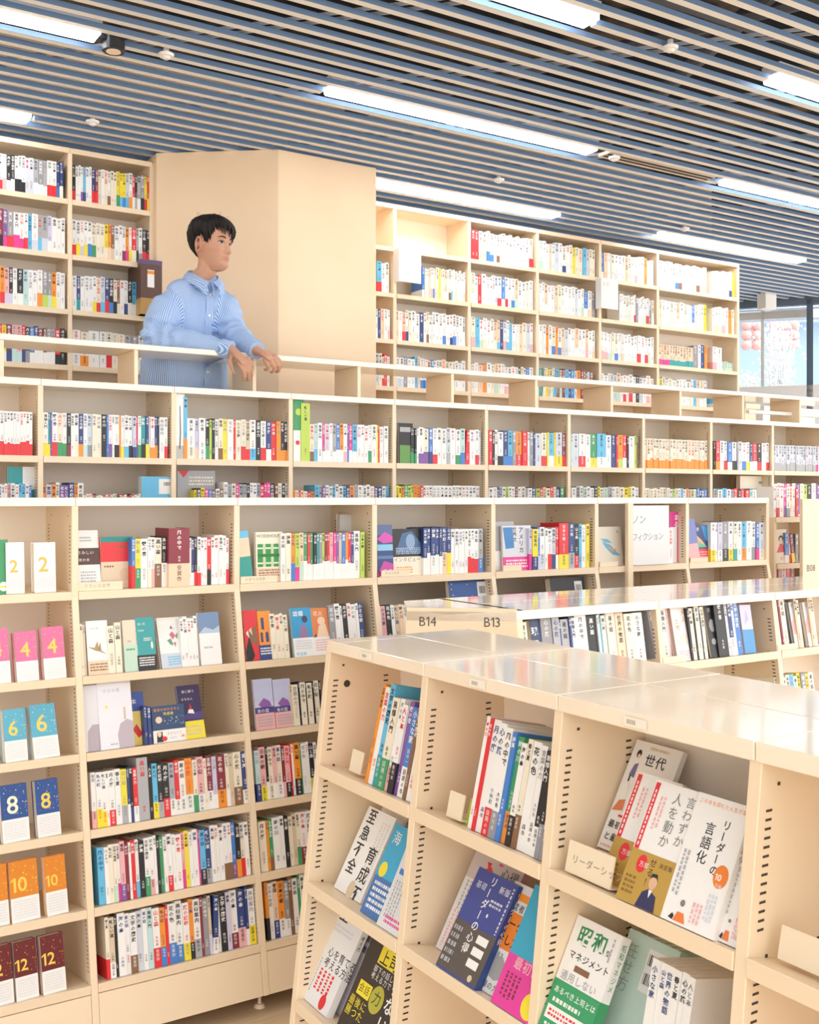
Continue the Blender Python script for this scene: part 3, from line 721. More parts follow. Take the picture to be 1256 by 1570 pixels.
# ------------------------------------------------------------------ gallery bookcase rows
def rnd(n, pal, bands='', pb=.5):
    return ' '.join(R.choice(pal) + ('.' + R.choice(bands) if bands and R.random() < pb else '') for _ in range(n))
z = GZ[0]
G = ['gallery bookcase']
row(GAL, z, -8, 51, 'w.r*12', .182, place='upper gallery shelf', jit=.001)
row(GAL, z, 68, 259, 'w.y t5.y v4 w.r c.g w.g k.d w w.c n.o w.q i.x c c k.k b5 w.v w5 w.k o4.o w.y w.s w.k u.n r4.v w.g t.k n.y w4 w.o n.o8 k4 w w.r', .184, place='upper gallery shelf', jit=.002)
face(GAL, z, 270, 283, 604, .016, 'w', tilt=0, art=[('r', 0, 0, 1, .2, (.5, .5, .5)), ('p', (.10, .09, .09), [(.35, .15), (.45, .4), (.4, .8), (.5, .82), (.58, .4), (.5, .15)])], label='tall white book with bare branch drawing', big=.5)
row(GAL, z, 284, 445, 's.o7^28 w.c16 u.f7 w.w14 k.g8 l5 k6 w.w c.h y w13 r5 c c.r e.r w.s k w.r n.w r11 o10 k.o k.o', .185, place='upper gallery shelf', jit=.004)
face(GAL, z, 450, 466, 613, .02, 'g', tilt=0, art=[('e', .5, .8, .3, .3, 'l'), ('r', 0, 0, 1, .5, 'w'), ('e', .4, .3, .2, .2, 'r')], label='tall lime boxed book', big=.5)
row(GAL, z, 464, 478, 'l10^28', .28, place='upper gallery shelf')
row(GAL, z, 478, 598, 'c.h10 q.s8 w m.w5 i.w w8 a.w b.w o.w w.p v.b5 m.w8 s.w11 w w w w.g w y4 r3.r w11 w', .185, place='upper gallery shelf')
face(GAL, z, 611, 633, 649, .012, 'k', tilt=0, art=[('r', .1, .0, .9, .45, (.12, .30, .07)), ('r', .1, .78, .9, .9, 'a')], label='black and green photo book', big=.5)
row(GAL, z, 633, 740, 'k.g4 k.g4 k.g4 w4 w.v c.v b.n8 w.r w9 w i.a8 w w.g q.b r10~4 w w.r i4', .185, place='upper gallery shelf')
row(GAL, z, 752, 870, 'r8 k5 w7 w.k n.b s.b x8 o.r r w5 x n4 i14 c.r y4 s.w y4.y i14.y d.r8', .185, place='upper gallery shelf')
row(GAL, z, 879, 982, 'q4 i w.r w g.y s18.w w n.n r4 o.l10 r8.w k4 w l4 h3', .19, place='upper gallery shelf')
row(GAL, z, 990, 1088, 'c.o*22', .178, place='upper gallery shelf', jit=.001, bandf=.31)
row(GAL, z, 1098, 1183, 'k5 r.o w w.r b.w w.k x4 i w.b w.y n.w r.w k.r w w.r', .178, place='upper gallery shelf')
row(GAL, z, 1189, 1262, 'i.a*16 u.m w', .17, place='upper gallery shelf', jit=.001)
z = GZ[1]
PL = 'lower gallery shelf'
row(GAL, z, -8, 50, rnd(7, 'wpwpaw') + ' s s w b.s', .165, place=PL, w=.12)
face(GAL, z, 12, 62, 716, .03, 't', tilt=0, art=[('r', .45, .6, .95, 1, 'w')], label='teal boxed book with white label', back=.06, big=.4)
row(GAL, z, 66, 130, rnd(9, 'wwonwavu'), .168, place=PL)
row(GAL, z, 130, 218, rnd(24, 'wcwrkwce'), .122, place=PL)
face(GAL, z, 217, 268, 731, .05, 's', tilt=0, art=[('r', .52, .62, .98, .95, 'w'), ('bars', .66, .80, .9, .88)], label='blue boxed set with white label', big=.5)
face(GAL, z, 272, 330, 722, .02, 'a', tilt=0, art=[('p', 'r', [(.02, 1), (.3, 1), (.16, .86)]), ('lines', .3, .7, .95, .9, 3, 'c')], label='grey picture book lying behind small paperbacks', back=.08, big=.4)
row(GAL, z, 300, 345, rnd(8, 'wykhcmbv'), .15, place=PL); row(GAL, z, 345, 445, rnd(18, 'wwwkaccrwmd'), .175, place=PL)
row(GAL, z, 450, 485, rnd(7, 'wrcofw'), .14, place=PL); row(GAL, z, 485, 598, rnd(20, 'wvoakwwwsnw'), .17, place=PL)
row(GAL, z, 610, 652, 'y y o g l l o o r', .172, place=PL); row(GAL, z, 652, 738, 'w*16', .172, place=PL, jit=.001)
row(GAL, z, 752, 868, rnd(22, 'wrewcwadyglwwcn'), .165, place=PL); row(GAL, z, 880, 982, rnd(18, 'cwcwyjjaawwkw'), .17, place=PL)
row(GAL, z, 990, 1030, 'c*8', .165, place=PL); row(GAL, z, 1030, 1088, rnd(14, 'krpblwsobw'), .165, place=PL)
row(GAL, z, 1098, 1180, rnd(14, 'wakswrwcawt'), .165, place=PL)
face(GAL, z, 1135, 1182, 730, .03, 'c', tilt=0, art=[('bars', .6, .8, .85, .86)], label='cream boxed book standing behind paperbacks', back=.08, big=.4)
row(GAL, z, 1190, 1224, 'w c.o w m.v w.x r w', .20, place=PL); row(GAL, z, 1224, 1262, 'v c l k w v', .2, place=PL)

# ------------------------------------------------------------------ wall bookcases
PU = 'wall bookcase shelf'
upL = [('n w w w.r w.p k.w k.w w.k w.k w.k i i a.w x.w a.w w.r w.r n.b n.c', 'k.r w w w.v s.n w w n.r d.r c w c w.h c c y.g y.s y.b i.s w.o r.w k.a8 a.w x.k y.r r.y'),
       ('x r.s d.k v.m x.r w.m w.m w.r s w.i a.s a.i u.w w w w', 'w.r w.y w.u w.y w.b c.g c c y.c o.f h.e w w w.d o.m w.y r.c a.k w.x k.r k.r'),
       ('w w w o.r p.u k.u w k.w q w w w.o x.l x.j o.y w.c w', 'w n.t w w w w.y c.r i.s n.r k.b c.k h.c w w.n k.w s.w w.i h.e20 h.e'),
       ('k k r.w y.w d.n p.q p.q r.n k.x b.w n.w d.w h.w x.w a.w r.k k', 'w.w c.o w18 w c.r c c.g a.w x.w w w')]
for r_, (a, b) in enumerate(upL):
    row(UP, UZ[r_], -20, 101 if r_ else 98, a, .19, place=PU, bandf=.33); row(UP, UZ[r_], 112, 231, b, .19, place=PU, bandf=.33)
edges = [(577, 602), (608, 718), (724, 822), (828, 917), (922, 1007), (1012, 1088), (1094, 1131)]
pal = 'wwwwcccwwwifwwc'; bnd = 'wwcpifjsrnb'  # pale book colours carry the washed-out look of window glare
for r_ in range(4):
    for b_, (a, c) in enumerate(edges):
        n = max(3, int((c - a) / 5.2)); p = pal; h = .195; aa = a + 1; cc = c - 2
        if r_ == 0 and b_ < 2: continue
        if b_ == 0: n = 5
        if r_ == 1 and b_ == 1: aa = 650
        if r_ == 1 and b_ == 4: aa = 952
        if b_ == 0 and r_ == 1: row(UP, UZ[1], 580, 599, 's.r10 w8 w8', .19, place=PU); continue
        if r_ == 3 and b_ == 3: row(UP, UZ[3], 829, 912, 't10 c.c8~6 y8~6 e8~6 c8~6 s10~8 h j8 d8 s n8 b10 q8 o13 d8 h6 d7 i8 h', .2, place=PU, bandf=.3); continue
        if r_ == 2 and b_ == 5: row(UP, UZ[2], 1013, 1066, 'f.m*4 f.t*9', .155, place=PU, jit=.001); row(UP, UZ[2], 1066, 1087, 'x w n o8', .18, place=PU); continue
        if r_ == 3 and b_ == 6: row(UP, UZ[3], 1097, 1126, 's.w*4', .13, place=PU); continue
        if r_ == 2 and b_ == 6: row(UP, UZ[2], 1096, 1110, 'w.p w', .18, place=PU); row(UP, UZ[2], 1110, 1126, 'j*4', .07, place=PU); continue
        toks = rnd(n, p, bnd, .4).split()
        for q in range(max(1, n // 6)):
            toks[R.randrange(len(toks))] = R.choice(['n', 'r', 'k', 'y', 'b.w', 'w.r', 'o', 'x', 'c.h', 's'])
        row(UP, UZ[r_], aa, cc, ' '.join(toks), h, place=PU, jit=.012)

# ------------------------------------------------------------------ the mid bookcase
z = 1.218
P = 'upper shelf of first bay beside panel B13'
row(MID, z, 803, 822, 'n8 c12', .17, place=P)
face(MID, z, 823, 843, 950, .03, 'n', tilt=3, art=[('r', 0, .0, .55, 1, (.04, .06, .12)), ('h', .05, .74, .5, '現', 'w', .03), ('h', .05, .52, .5, '代', 'w', .03), ('e', .3, .2, .2, .3, 'w'), ('r', .7, 0, 1, 1, (.10, .15, .28))], label='navy and white book near panel B13', big=2, back=.015)
row(MID, z, 843, 1000, 'x15 a10 n3 a11 n3 i6 w17 k14 w3 s3 c6 x3 c13 f13 c14 w16', .178, place=P, first=2, w=.13)
P = 'upper shelf of second bay, low bookcase'
row(MID, z, 1014, 1038, 'x10~-6 c9 p3', .18, place=P)
face(MID, z, 1040, 1066, 932, .02, 'w', tilt=3, art=[('t', .55, .95, .26, '大人', 'o', .01), ('t', .15, .8, .24, '土地', 'o', .01), ('lines', .1, .04, .9, .2, 4, 'p'), ('vl', .1, .3, .9, .5, 5, 'f')], label='white book with red brush writing, second bay', big=2)
row(MID, z, 1067, 1092, 'k4 c9 k3 c9 k3 c7', .18, place=P, first=3)
face(MID, z, 1092, 1109, 927, .012, 'k', tilt=3, art=[('e', .45, .6, .25, .4, 'x'), ('e', .4, .3, .2, .2, 'x'), ('h', .2, .86, .3, '闇', 'a')], label='black book with grey picture, second bay', big=2)
row(MID, z, 1109, 1146, 'k16 w4 n.w6 w4 b7', .19, place=P, first=9)
face(MID, z, 1143, 1160, 928, .012, 'u', tilt=2, art=[('r', 0, 0, 1, .49, (.08, .30, .62)), ('p', (.45, .45, .75), [(.3, .6), (.5, .9), (.7, .7)])], label='lavender and blue book at the end of the second bay', big=2, roll=2)
P = 'upper shelf of third bay, low bookcase'
row(MID, z, 1196, 1219, 'k3 c9 d3 c9 k2', .185, place=P)
for i, (a, b) in enumerate(((1220, 1232), (1241, 1253))):
    face(MID, z, a, b, 923, .014, 'i', band='w', bf=.3, tilt=2, art=[('p', 'p', [(0, .5), (.4, .7), (.5, .3), (0, .3)]), ('p', 's', [(.5, .3), (.8, .5), (.9, .3)]), ('p', 'x', [(.3, .95), (.8, .9), (.6, .7)])], label=('first' if i == 0 else 'second') + ' of two pale blue comic covers in third bay', big=2)
    row(MID, z, b, b + 8, 'e5 c5', .175, place=P, first=5 + i * 2)
z = .95
row(MID, z, 1112, 1152, 's b y t', .17, place='lower shelf of second bay, low bookcase')
row(MID, z, 1202, 1262, 'c p8 w10 c s.w w y.k x y w', .175, place='lower shelf of third bay, low bookcase')

# bookcase by the B08 panel
row(SID, sidez[0], 1191, 1228, 'w w.r w m.v w.x c w r', .16, place='top shelf beside panel B08')
face(SID, sidez[1], 1190, 1208, 812, .014, 'c', tilt=3, art=[('e', .5, .72, .2, .2, 'k'), ('e', .5, .68, .13, .16, 'f'), ('p', 'r', [(.1, .32), (.4, .58), (.6, .58), (.95, .32)]), ('e', .5, .14, .12, .1, 'p')], label='cream book showing woman in red beside panel B08', big=2)
row(SID, sidez[1], 1208, 1228, 'b.w w.r~-8 d.y~-8 x', .16, place='middle shelf beside panel B08')
row(SID, sidez[2], 1190, 1222, 'd~-10 p w r d', .08, place='lower shelf beside panel B08')
# ------------------------------------------------------------------ the low double-sided bookcase, nearest
z = 1.135
P = 'top shelf of low bookcase, far bay'
row(LOW, z, 549, 636, 'o.o5^22 w9^21.5 s.t9^22.5 c.g12 w.p7 w.k9 v7 b.w11 h6 w9 y.o7^20 w.o9^20', .195, place=P, w=.14, bandf=.30)
P = 'top shelf of low bookcase, second bay'
row(LOW, z, 690, 708, 'r.l10^17~7', .17, place=P, w=.13, bandf=.34, back=.03)
row(LOW, z, 706, 827, 'w7^21.5 r6^21.3 w13^21.3 w.r13^21 w.x12^20.5 b.b8^20 g.o10^19.5 w9.k c.h8 w13 w.w10 k.w9 k.x7 w.x6 w6', .19, place=P, w=.14, bandf=.28, first=1)
P = 'second shelf of low bookcase, far bay'
z = .865
WH = (.84, .84, .82)
face(LOW, z, 512, 552, 1200, .022, 'w', tilt=16, H=.20, art=[('vl', .62, .1, .94, .9, 3, (.72, .72, .70)), ('t', .10, .98, .30, '至急不全', 'k', .015), ('t', .56, .60, .34, '育成不全', 'k', .01), ('e', .55, .07, .12, .18, 'e')], back=.045, spine=('育成不全', 'k'), label='white book with large black vertical title, second shelf of low bookcase', big=3)
face(LOW, z, 535, 572, 1230, .014, 'w', tilt=16, H=.20, art=[('t', .5, .66, .36, '育成不全', 'k', .01)], back=.10, spine=('育成不全', 'k'), label='second white book with vertical title, behind the first', big=1)
face(LOW, z, 552, 590, 1240, .014, 's', tilt=15, H=.20, art=[('r', 0, 0, 1, 1, (.05, .40, .66)), ('r', 0, 0, 1, .42, (.06, .18, .46)), ('lines', .1, .06, .9, .38, 5, 'w'), ('e', .2, .5, .14, .16, 'y'), ('h', .1, .8, .3, '海', 'w')], back=.015, label='cyan and blue book between white books, low bookcase', big=2)
face(LOW, z, 577, 615, 1250, .02, 'w', tilt=14, H=.20, art=[('r', 0, 0, 1, 1, (.70, .72, .74)), ('bars', .48, .76, .95, .86), ('bars', .48, .62, .95, .71), ('r', .1, .56, .3, .62, 'b'), ('vl', .1, .1, .5, .5, 4, 'a'), ('lines', .2, .05, .8, .15, 2, 'm')], back=.006, label='pale grey book with two barcodes on its back cover, low bookcase', big=2)
z = .595
face(LOW, z, 460, 500, 1405, .018, 'w', tilt=16, H=.20, art=[('r', 0, 0, 1, 1, (.78, .79, .81)), ('h', .28, .56, .18, '心を育てる', 'k', .01), ('h', .28, .44, .18, '考える方法', 'k', .01), ('vl', .25, .16, .8, .40, 4, 'r'), ('vl', .04, .1, .22, .5, 3, 'a'), ('e', .72, .10, .10, .13, 'r'), ('lines', .1, .82, .8, .92, 2, 'i')], back=.02, spine=('考え方', 'k'), label='white book with red small print on lowest visible shelf', big=3)
face(LOW, z, 490, 545, 1420, .014, 'u', tilt=14, H=.21, art=[('r', 0, 0, 1, 1, (.62, .58, .64)), ('bars', .42, .80, .82, .87), ('bars', .42, .68, .82, .75), ('vl', .04, .1, .14, .9, 1, 'k')], back=.06, label='lilac book with two barcodes, lowest visible shelf', big=2)
face(LOW, z, 512, 572, 1445, .02, 'k', tilt=15, H=.215, art=[('r', 0, 0, 1, 1, (.045, .035, .03)), ('r', .30, .80, .74, .97, 'y'), ('h', .33, .82, .20, '上司', 'k', .01), ('h', .28, .72, .09, '部下の話し', 'w'), ('h', .28, .65, .09, '考える力で', 'w'), ('r', .12, .44, .42, .58, 'y'), ('h', .14, .48, .12, '会話', 'k'), ('e', .58, .50, .15, .17, (.45, .44, .06)), ('h', .49, .46, .18, '力', 'k'), ('h', .04, .33, .13, '最後に', 'y'), ('h', .04, .23, .13, '勝つた', 'y'), ('t', .76, .95, .21, '足りない', 'w', .02)], back=.0, spine=('足りない', 'w'), label='black book with yellow blocks and title panel, lowest visible shelf', big=3)
face(LOW, z, 548, 592, 1455, .016, 'w', tilt=14, H=.20, art=[('e', .4, .6, .2, .2, (.6, .6, .6)), ('r', .3, .18, .9, .36, (.05, .08, .3)), ('r', .4, 0, 1, .14, (.05, .1, .25))], back=.02, label='white and navy book beside the black and yellow one', big=1)
z = .865
face(LOW, z, 668, 740, 1308, .014, 'p', tilt=17, H=.21, art=[('r', 0, 0, 1, 1, (.60, .52, .52)), ('r', .0, .0, .3, .72, (.76, .76, .78)), ('vl', .04, .04, .26, .4, 3, 'p'), ('vl', .06, .4, .2, .7, 2, 'a'), ('p', 'r', [(.2, .80), (.4, .90), (.5, .84), (.44, .82)]), ('p', 'r', [(.3, .93), (.36, .86), (.4, .93)]), ('r', .52, .94, .6, .96, 'm'), ('h', .62, .84, .16, '心得', 'k')], back=.066, label='dusty pink book with red scribbles behind the navy book', big=2)
face(LOW, z, 668, 727, 1340, .022, 'n', tilt=19, H=.20, art=[('r', 0, .48, 1, 1, (.05, .07, .30)), ('r', 0, 0, 1, .48, (.10, .085, .075)), ('r', 0, 0, 1, .02, (.05, .07, .30)), ('t', .38, .97, .16, 'リーダーの心得', 'w', .01), ('lines', .56, .70, .84, .78, 2, 'i'), ('h', .64, .86, .12, '新版', 'w'), ('h', .10, .82, .12, '基礎', 'i'), ('e', .62, .62, .02, .03, 'w')] + [('r', .62, b, .88, b + .075, 'w') for b in (.36, .25, .14)] + [('lines', .04, .06, .26, .44, 5, 'a'), ('e', .82, .06, .05, .05, 'e'), ('vl', .91, .5, .97, .95, 1, 'i')], back=.0, spine=('リーダーの心得', 'w'), label='navy and brown book with white vertical title, low bookcase', big=4)
face(LOW, z, 726, 772, 1372, .018, 'a', tilt=17, H=.20, art=[('r', 0, 0, 1, 1, (.72, .72, .72)), ('r', .2, .85, .95, .92, 'o'), ('h', .04, .76, .17, '経営者たち', 'k', .01), ('r', .02, .40, .98, .74, (.80, .22, .02)), ('h', .06, .60, .22, 'リーダー', 'k', .02), ('h', .1, .45, .22, '話し方', 'k', .02), ('h', .3, .33, .1, '話す', 'k'), ('p', (.35, .35, .35), [(.05, .3), (.5, .34), (.9, .2), (.5, .12), (.1, .16)]), ('h', .06, .04, .15, '究極の力', 'k'), ('e', .9, .22, .2, .2, 'b')], back=.018, spine=('話し方', 'k'), label='grey book with orange title block, low bookcase', big=3)
face(LOW, z, 752, 812, 1378, .016, 's', tilt=16, H=.215, art=[('r', 0, .42, 1, 1, (.04, .38, .58)), ('r', 0, 0, 1, .42, (.74, .05, .34)), ('t', .62, .97, .26, 'もいちど', 'w', .02), ('h', .2, .33, .2, '最初に', 'p', .01), ('vl', .1, .08, .5, .28, 4, 'd'), ('e', .85, .12, .18, .2, 'y')], back=.0, spine=('いちばん', 'w'), label='cyan and magenta book beside the slotted upright', big=3)
z = .595
face(LOW, z, 618, 690, 1530, .06, 'c', tilt=4, H=.13, art=[('r', 0, 0, 1, 1, (.70, .68, .62)), ('lines', .2, .6, .7, .7, 2, 'a')], back=.02, label='grey book seen at the bottom of the second bay', big=1)
row(LOW, z, 700, 780, 'c c c c c', .13, place='third shelf of low bookcase, second bay', back=.05)
row(LOW, z, 640, 700, 'y8 l8', .16, place='third shelf of low bookcase, second bay', back=.12, first=5)
# face-out books under the leadership label
z = 1.135
face(LOW, 1.177, (.857, .968), 0, 1128, .012, 'w', tilt=16, H=.20, yaw=0, art=[('p', (.20, .16, .36), [(.10, .68), (.14, .78), (.22, .80), (.22, .66)]), ('e', .16, .88, .05, .07, 'k'), ('e', .17, .86, .03, .04, 'f'), ('r', .12, .62, .15, .68, 'k'), ('h', .32, .80, .21, '世代', 'k', .01), ('h', .30, .60, .21, '部下', 'k', .01), ('h', .28, .45, .12, '教える', 'k'), ('e', .14, .56, .06, .07, 'w'), ('p', (.70, .22, .10), [(.02, .34), (.1, .44), (.22, .46), (.24, .36)]), ('p', (.08, .28, .44), [(.5, .30), (.6, .40), (.8, .42), (.8, .28)]), ('r', .2, .30, .5, .32, 'r'), ('h', .06, .20, .13, '最初に教えるこ', 'k', .01), ('h', .06, .09, .13, 'と最初に伝える', 'k', .01), ('lines', .05, .02, .7, .05, 1, 'p'), ('lines', .35, .93, .75, .97, 1, 'e')], back=.098, label='white comic-style cover with woman in purple, top shelf of low bookcase', big=4)
row(LOW, z, 1000, 1092, 'u12 u12 u12 u12 c6', .175, place='top shelf behind gold-banded book', back=.11, jit=.001)
GO = (.50, .31, .06)
for i, (a, b, bk) in enumerate(((944, 1012, .0), (918, 985, .034))):
    face(LOW, z, a, b, 1160, .03, 'w', band='e', bf=.42, tilt=15, H=.195, art=[('r', .02, .30, .12, .98, 'r'), ('vl', .04, .45, .10, .92, 1, 'w'), ('t', .76, .94, .2, '言わずか', (.2, .2, .2)), ('t', .46, .94, .22, '人を動か', (.2, .2, .2)), ('vl', .20, .6, .36, .88, 2, 'p')],
     bart=[('r', 0, 0, 1, .418, GO), ('e', .30, .32, .11, .15, 'r'), ('h', .25, .30, .10, '万部', 'w'), ('t', .46, .39, .15, 'せる！', 'k'), ('h', .66, .34, .09, '決定版', 'k'), ('lines', .06, .06, .3, .22, 4, (.25, .14, .02)), ('p', (.03, .03, .10), [(.44, 0), (.50, .12), (.62, .16), (.8, .12), (.86, 0)]), ('e', .66, .215, .085, .12, (.70, .45, .30)), ('p', (.02, .02, .02), [(.575, .23), (.60, .28), (.70, .285), (.745, .23), (.70, .255), (.62, .255)]), ('p', 'w', [(.62, .155), (.70, .155), (.66, .09)])],
     back=bk, spine=('動かせる', 'k'), label='white book with gold band showing man in dark suit' if i == 0 else 'white book with red strip and gold band, behind its twin', big=4)
row(LOW, z, 1028, 1062, 'w9 w.e8 w10 w', .175, place='top shelf beside gold-banded book', back=.05, jit=.001)
for i, (a, b, bk) in enumerate(((1012, 1092, .0), (1095, 1140, .012))):
    face(LOW, z, a, b, 1207, .022, 'w', tilt=13, H=.195, dx=.0, art=[('h', .06, .93, .075, 'この本を読むと人生が変わ', 'o'), ('t', .60, .85, .155, 'リーダーの', 'k', .012), ('t', .30, .80, .20, '言語化', 'k', .005), ('e', .83, .44, .13, .17, (.82, .22, .03)), ('h', .755, .41, .13, '10', 'w', .02), ('h', .77, .36, .06, '万部', 'w'), ('e', .33, .14, .055, .07, 'w'), ('e', .33, .16, .045, .05, (.25, .2, .2)), ('p', (.82, .20, .04), [(.24, .02), (.28, .09), (.40, .09), (.46, .02)]), ('p', 'k', [(.14, .03), (.2, .07), (.24, .05), (.22, .02)]), ('vl', .05, .2, .2, .55, 2, 'a'), ('vl', .5, .05, .7, .2, 3, 'p'), ('vl', .72, .1, .9, .3, 3, 'i')],
         back=bk, spine=('ーの言語化', 'x'), label='white book with large vertical title and orange disc, ' + ('in front' if i == 0 else 'tucked behind its twin'), big=4 - 2 * i)
z = .865
face(LOW, z, (.853, .965), 0, 1405, .02, 'w', band='g', bf=.46, tilt=15, H=.20, art=[('h', .14, .80, .30, '昭和', (.04, .26, .10), .02), ('h', .78, .80, .1, '型', 'k'), ('h', .10, .66, .135, 'マネジメント', 'k', .01), ('r', .30, .57, .62, .62, 'h'), ('h', .08, .48, .145, '通用しない', 'a', .01), ('vl', .84, .75, .9, .95, 1, 'a')], bart=[('r', 0, 0, 1, .455, (.04, .34, .14)), ('h', .06, .36, .105, 'あるべき上司とは', 'w', .01), ('lines', .1, .27, .7, .33, 1, 'w'), ('r', .05, .14, .95, .25, 'w'), ('lines', .1, .16, .9, .23, 2, 'r'), ('lines', .1, .04, .9, .12, 2, 'w')], back=.0, spine=('昭和マネジメ', 'g'), label='white book with green title and green band, second shelf', big=4)
row(LOW, z, 880, 925, 'j8 j8 j8 j8', .19, place='second shelf of low bookcase, third bay', back=.12, jit=.001)
face(LOW, z, (.925, 1.04), 0, 1430, .02, 'j', tilt=13, H=.20, art=[('r', 0, 0, 1, 1, (.52, .68, .62)), ('r', .46, .58, .98, .92, (.80, .82, .82)), ('bars', .5, .79, .95, .88), ('bars', .5, .64, .95, .73), ('t', .06, .9, .22, '任せ方', (.3, .4, .36)), ('lines', .4, .1, .9, .14, 1, 'a')], back=.06, label='mint green book with barcode panel, second shelf', big=3)
row(LOW, z, 948, 1014, 'w*6', .19, place='second shelf of low bookcase, third bay', back=.03, first=4, jit=.001)
face(LOW, z, 1018, 1060, 1480, .012, 'w', tilt=2, H=.175, art=[('r', 0, 0, 1, 1, (.74, .74, .74)), ('bars', .12, .76, .88, .88), ('bars', .12, .58, .88, .69)], back=.03, label='pale book with barcodes ending the row of white books', big=2)
face(LOW, z, 1068, 1120, 1490, .016, 'w', tilt=15, H=.20, art=[('r', 0, .70, 1, 1, (.62, .58, .54)), ('h', .2, .8, .2, '人と', 'k'), ('lines', .1, .1, .9, .6, 5, 'p')], back=.0, label='white and grey book by the upright, second shelf of low bookcase', big=2)
z = 1.135
face(LOW, z, 1232, 1330, 1290, .02, 'y', tilt=10, H=.19, art=[('r', 0, 0, 1, 1, (.86, .56, .02)), ('lines', .3, .4, .8, .8, 4, 'w')], back=.02, label='yellow book cut off at the right edge', big=3)

m = MB(); m.box(0, .10, 0, .10, 0, .038); o = m.build('display_riser', M_cream)
o.matrix_world = LOW.M @ Matrix.Translation((.86, LOW.fy(1.135) + .095, 1.135 - .23 * .095 + .0005)) @ Matrix.Rotation(-LOW.tilt(1.135), 4, 'X')
tag(o, 'small cream riser under the white comic-style book', 'riser')
# printed genre labels standing on the shelves, bookends
def shelf_label(unit, z, pxl, pxr, h, text, label, back=.006, size=None, t=.03):
    x0, x1 = unit.lx(pxl, z, back), unit.lx(pxr, z, back)
    o = empty('shelf_label', unit.M @ Matrix.Translation((x0, unit.fy(z) + back, z + .0006)) @ Matrix.Rotation(-unit.tilt(z), 4, 'X'))
    tag(o, label, 'label', 'genre labels on the shelves')
    W = x1 - x0
    m = MB().col((.84, .72, .54)); m.prism([(0, 0), (.003, 0), (.003, h), (0, h)], 0, W); m.prism([(.003, 0), (t, 0), (t, .003), (.003, .003)], 0, W)
    b = m.build('label_board', M_print, o)
    if text:
        n = MB(); sz = size or h * .5
        write(n, text, (W * .12, -.0006, h * .36), (1, 0, 0), (0, 0, 1), sz, (.30, .27, .24), fine=True)
        n.build('lettering', M_print, o)
    return o
shelf_label(FRONT, FZ[0], 120, 188, .028, 'フランス文学', 'cream genre label reading French literature in Japanese')
shelf_label(FRONT, FZ[0], 369, 425, .025, 'イギリス文学', 'cream genre label reading English literature in Japanese')
shelf_label(FRONT, FZ[0], 585, 628, .025, 'アメリカ文', 'cream genre label below the night sky photo book')
shelf_label(FRONT, FZ[0], 772, 800, .025, '', 'blank cream genre label in the fourth bay')
shelf_label(FRONT, FZ[0], 920, 948, .022, '', 'small blank label below the blue bird drawing')
shelf_label(FRONT, FZ[0], 1059, 1086, .022, '', 'small blank label below the dark colourful book')
shelf_label(MID, 1.218, 1018, 1052, .022, '', 'blank white label in front of the slanting books, second bay', back=-.003)
shelf_label(MID, 1.218, 1194, 1222, .02, '', 'blank white label in the third bay of the mid bookcase', back=-.003)
shelf_label(LOW, 1.135, 866, 935, .052, 'リーダーシップ', 'cream genre label reading leadership in Japanese', back=.012, size=.016)
shelf_label(LOW, 1.135, 535, 552, .05, '', 'blank cream label at the start of the far bay', back=.03)
shelf_label(LOW, 1.135, 684, 706, .05, '', 'blank cream label below the leaning red book', back=.02)
shelf_label(LOW, 1.135, 1192, 1262, .045, '', 'blank cream label below the yellow book', back=.03)

# handwritten sign for non-fiction
p0, p1 = hitY(966, 868, 3.585), hitY(1026, 868, 3.585)
ztop = hitY(1000, 775, 3.585).z
o = empty('genre_sign', Matrix.Translation((p0.x, 3.585, 1.4535)))
tag(o, 'white board hand-lettered nonfiction in Japanese, standing on the bookcase', 'sign')
W, H = p1.x - p0.x, ztop - 1.4535
m = MB().col('w'); m.box(0, W, 0, .006, 0, H); m.build('sign_board', M_white, o, bevel=.001)
m = MB(); INK = (.20, .24, .34)
write(m, 'ノン', (.012, -.0006, H * .70), (1, 0, .03), (.05, 0, 1), .046, INK, fine=True, bold=-.004, step=.95)
write(m, 'フィクション', (.012, -.0006, H * .42), (1, 0, .01), (.05, 0, 1), .040, INK, fine=True, bold=-.004, step=.92, wscale=.9)
m.build('lettering', M_print, o)
xs = FRONT.lx(957, 1.45), FRONT.lx(965, 1.45)
zz = hitY(960, 935, 3.59).z
m = MB(); m.box(xs[0], xs[1], 3.575, 3.596, 1.1785, hitY(960, 771, 3.59).z); q = m.build('sign_post', M_cream, bevel=.001)
tag(q, 'cream upright batten beside the hand-lettered sign', 'post')

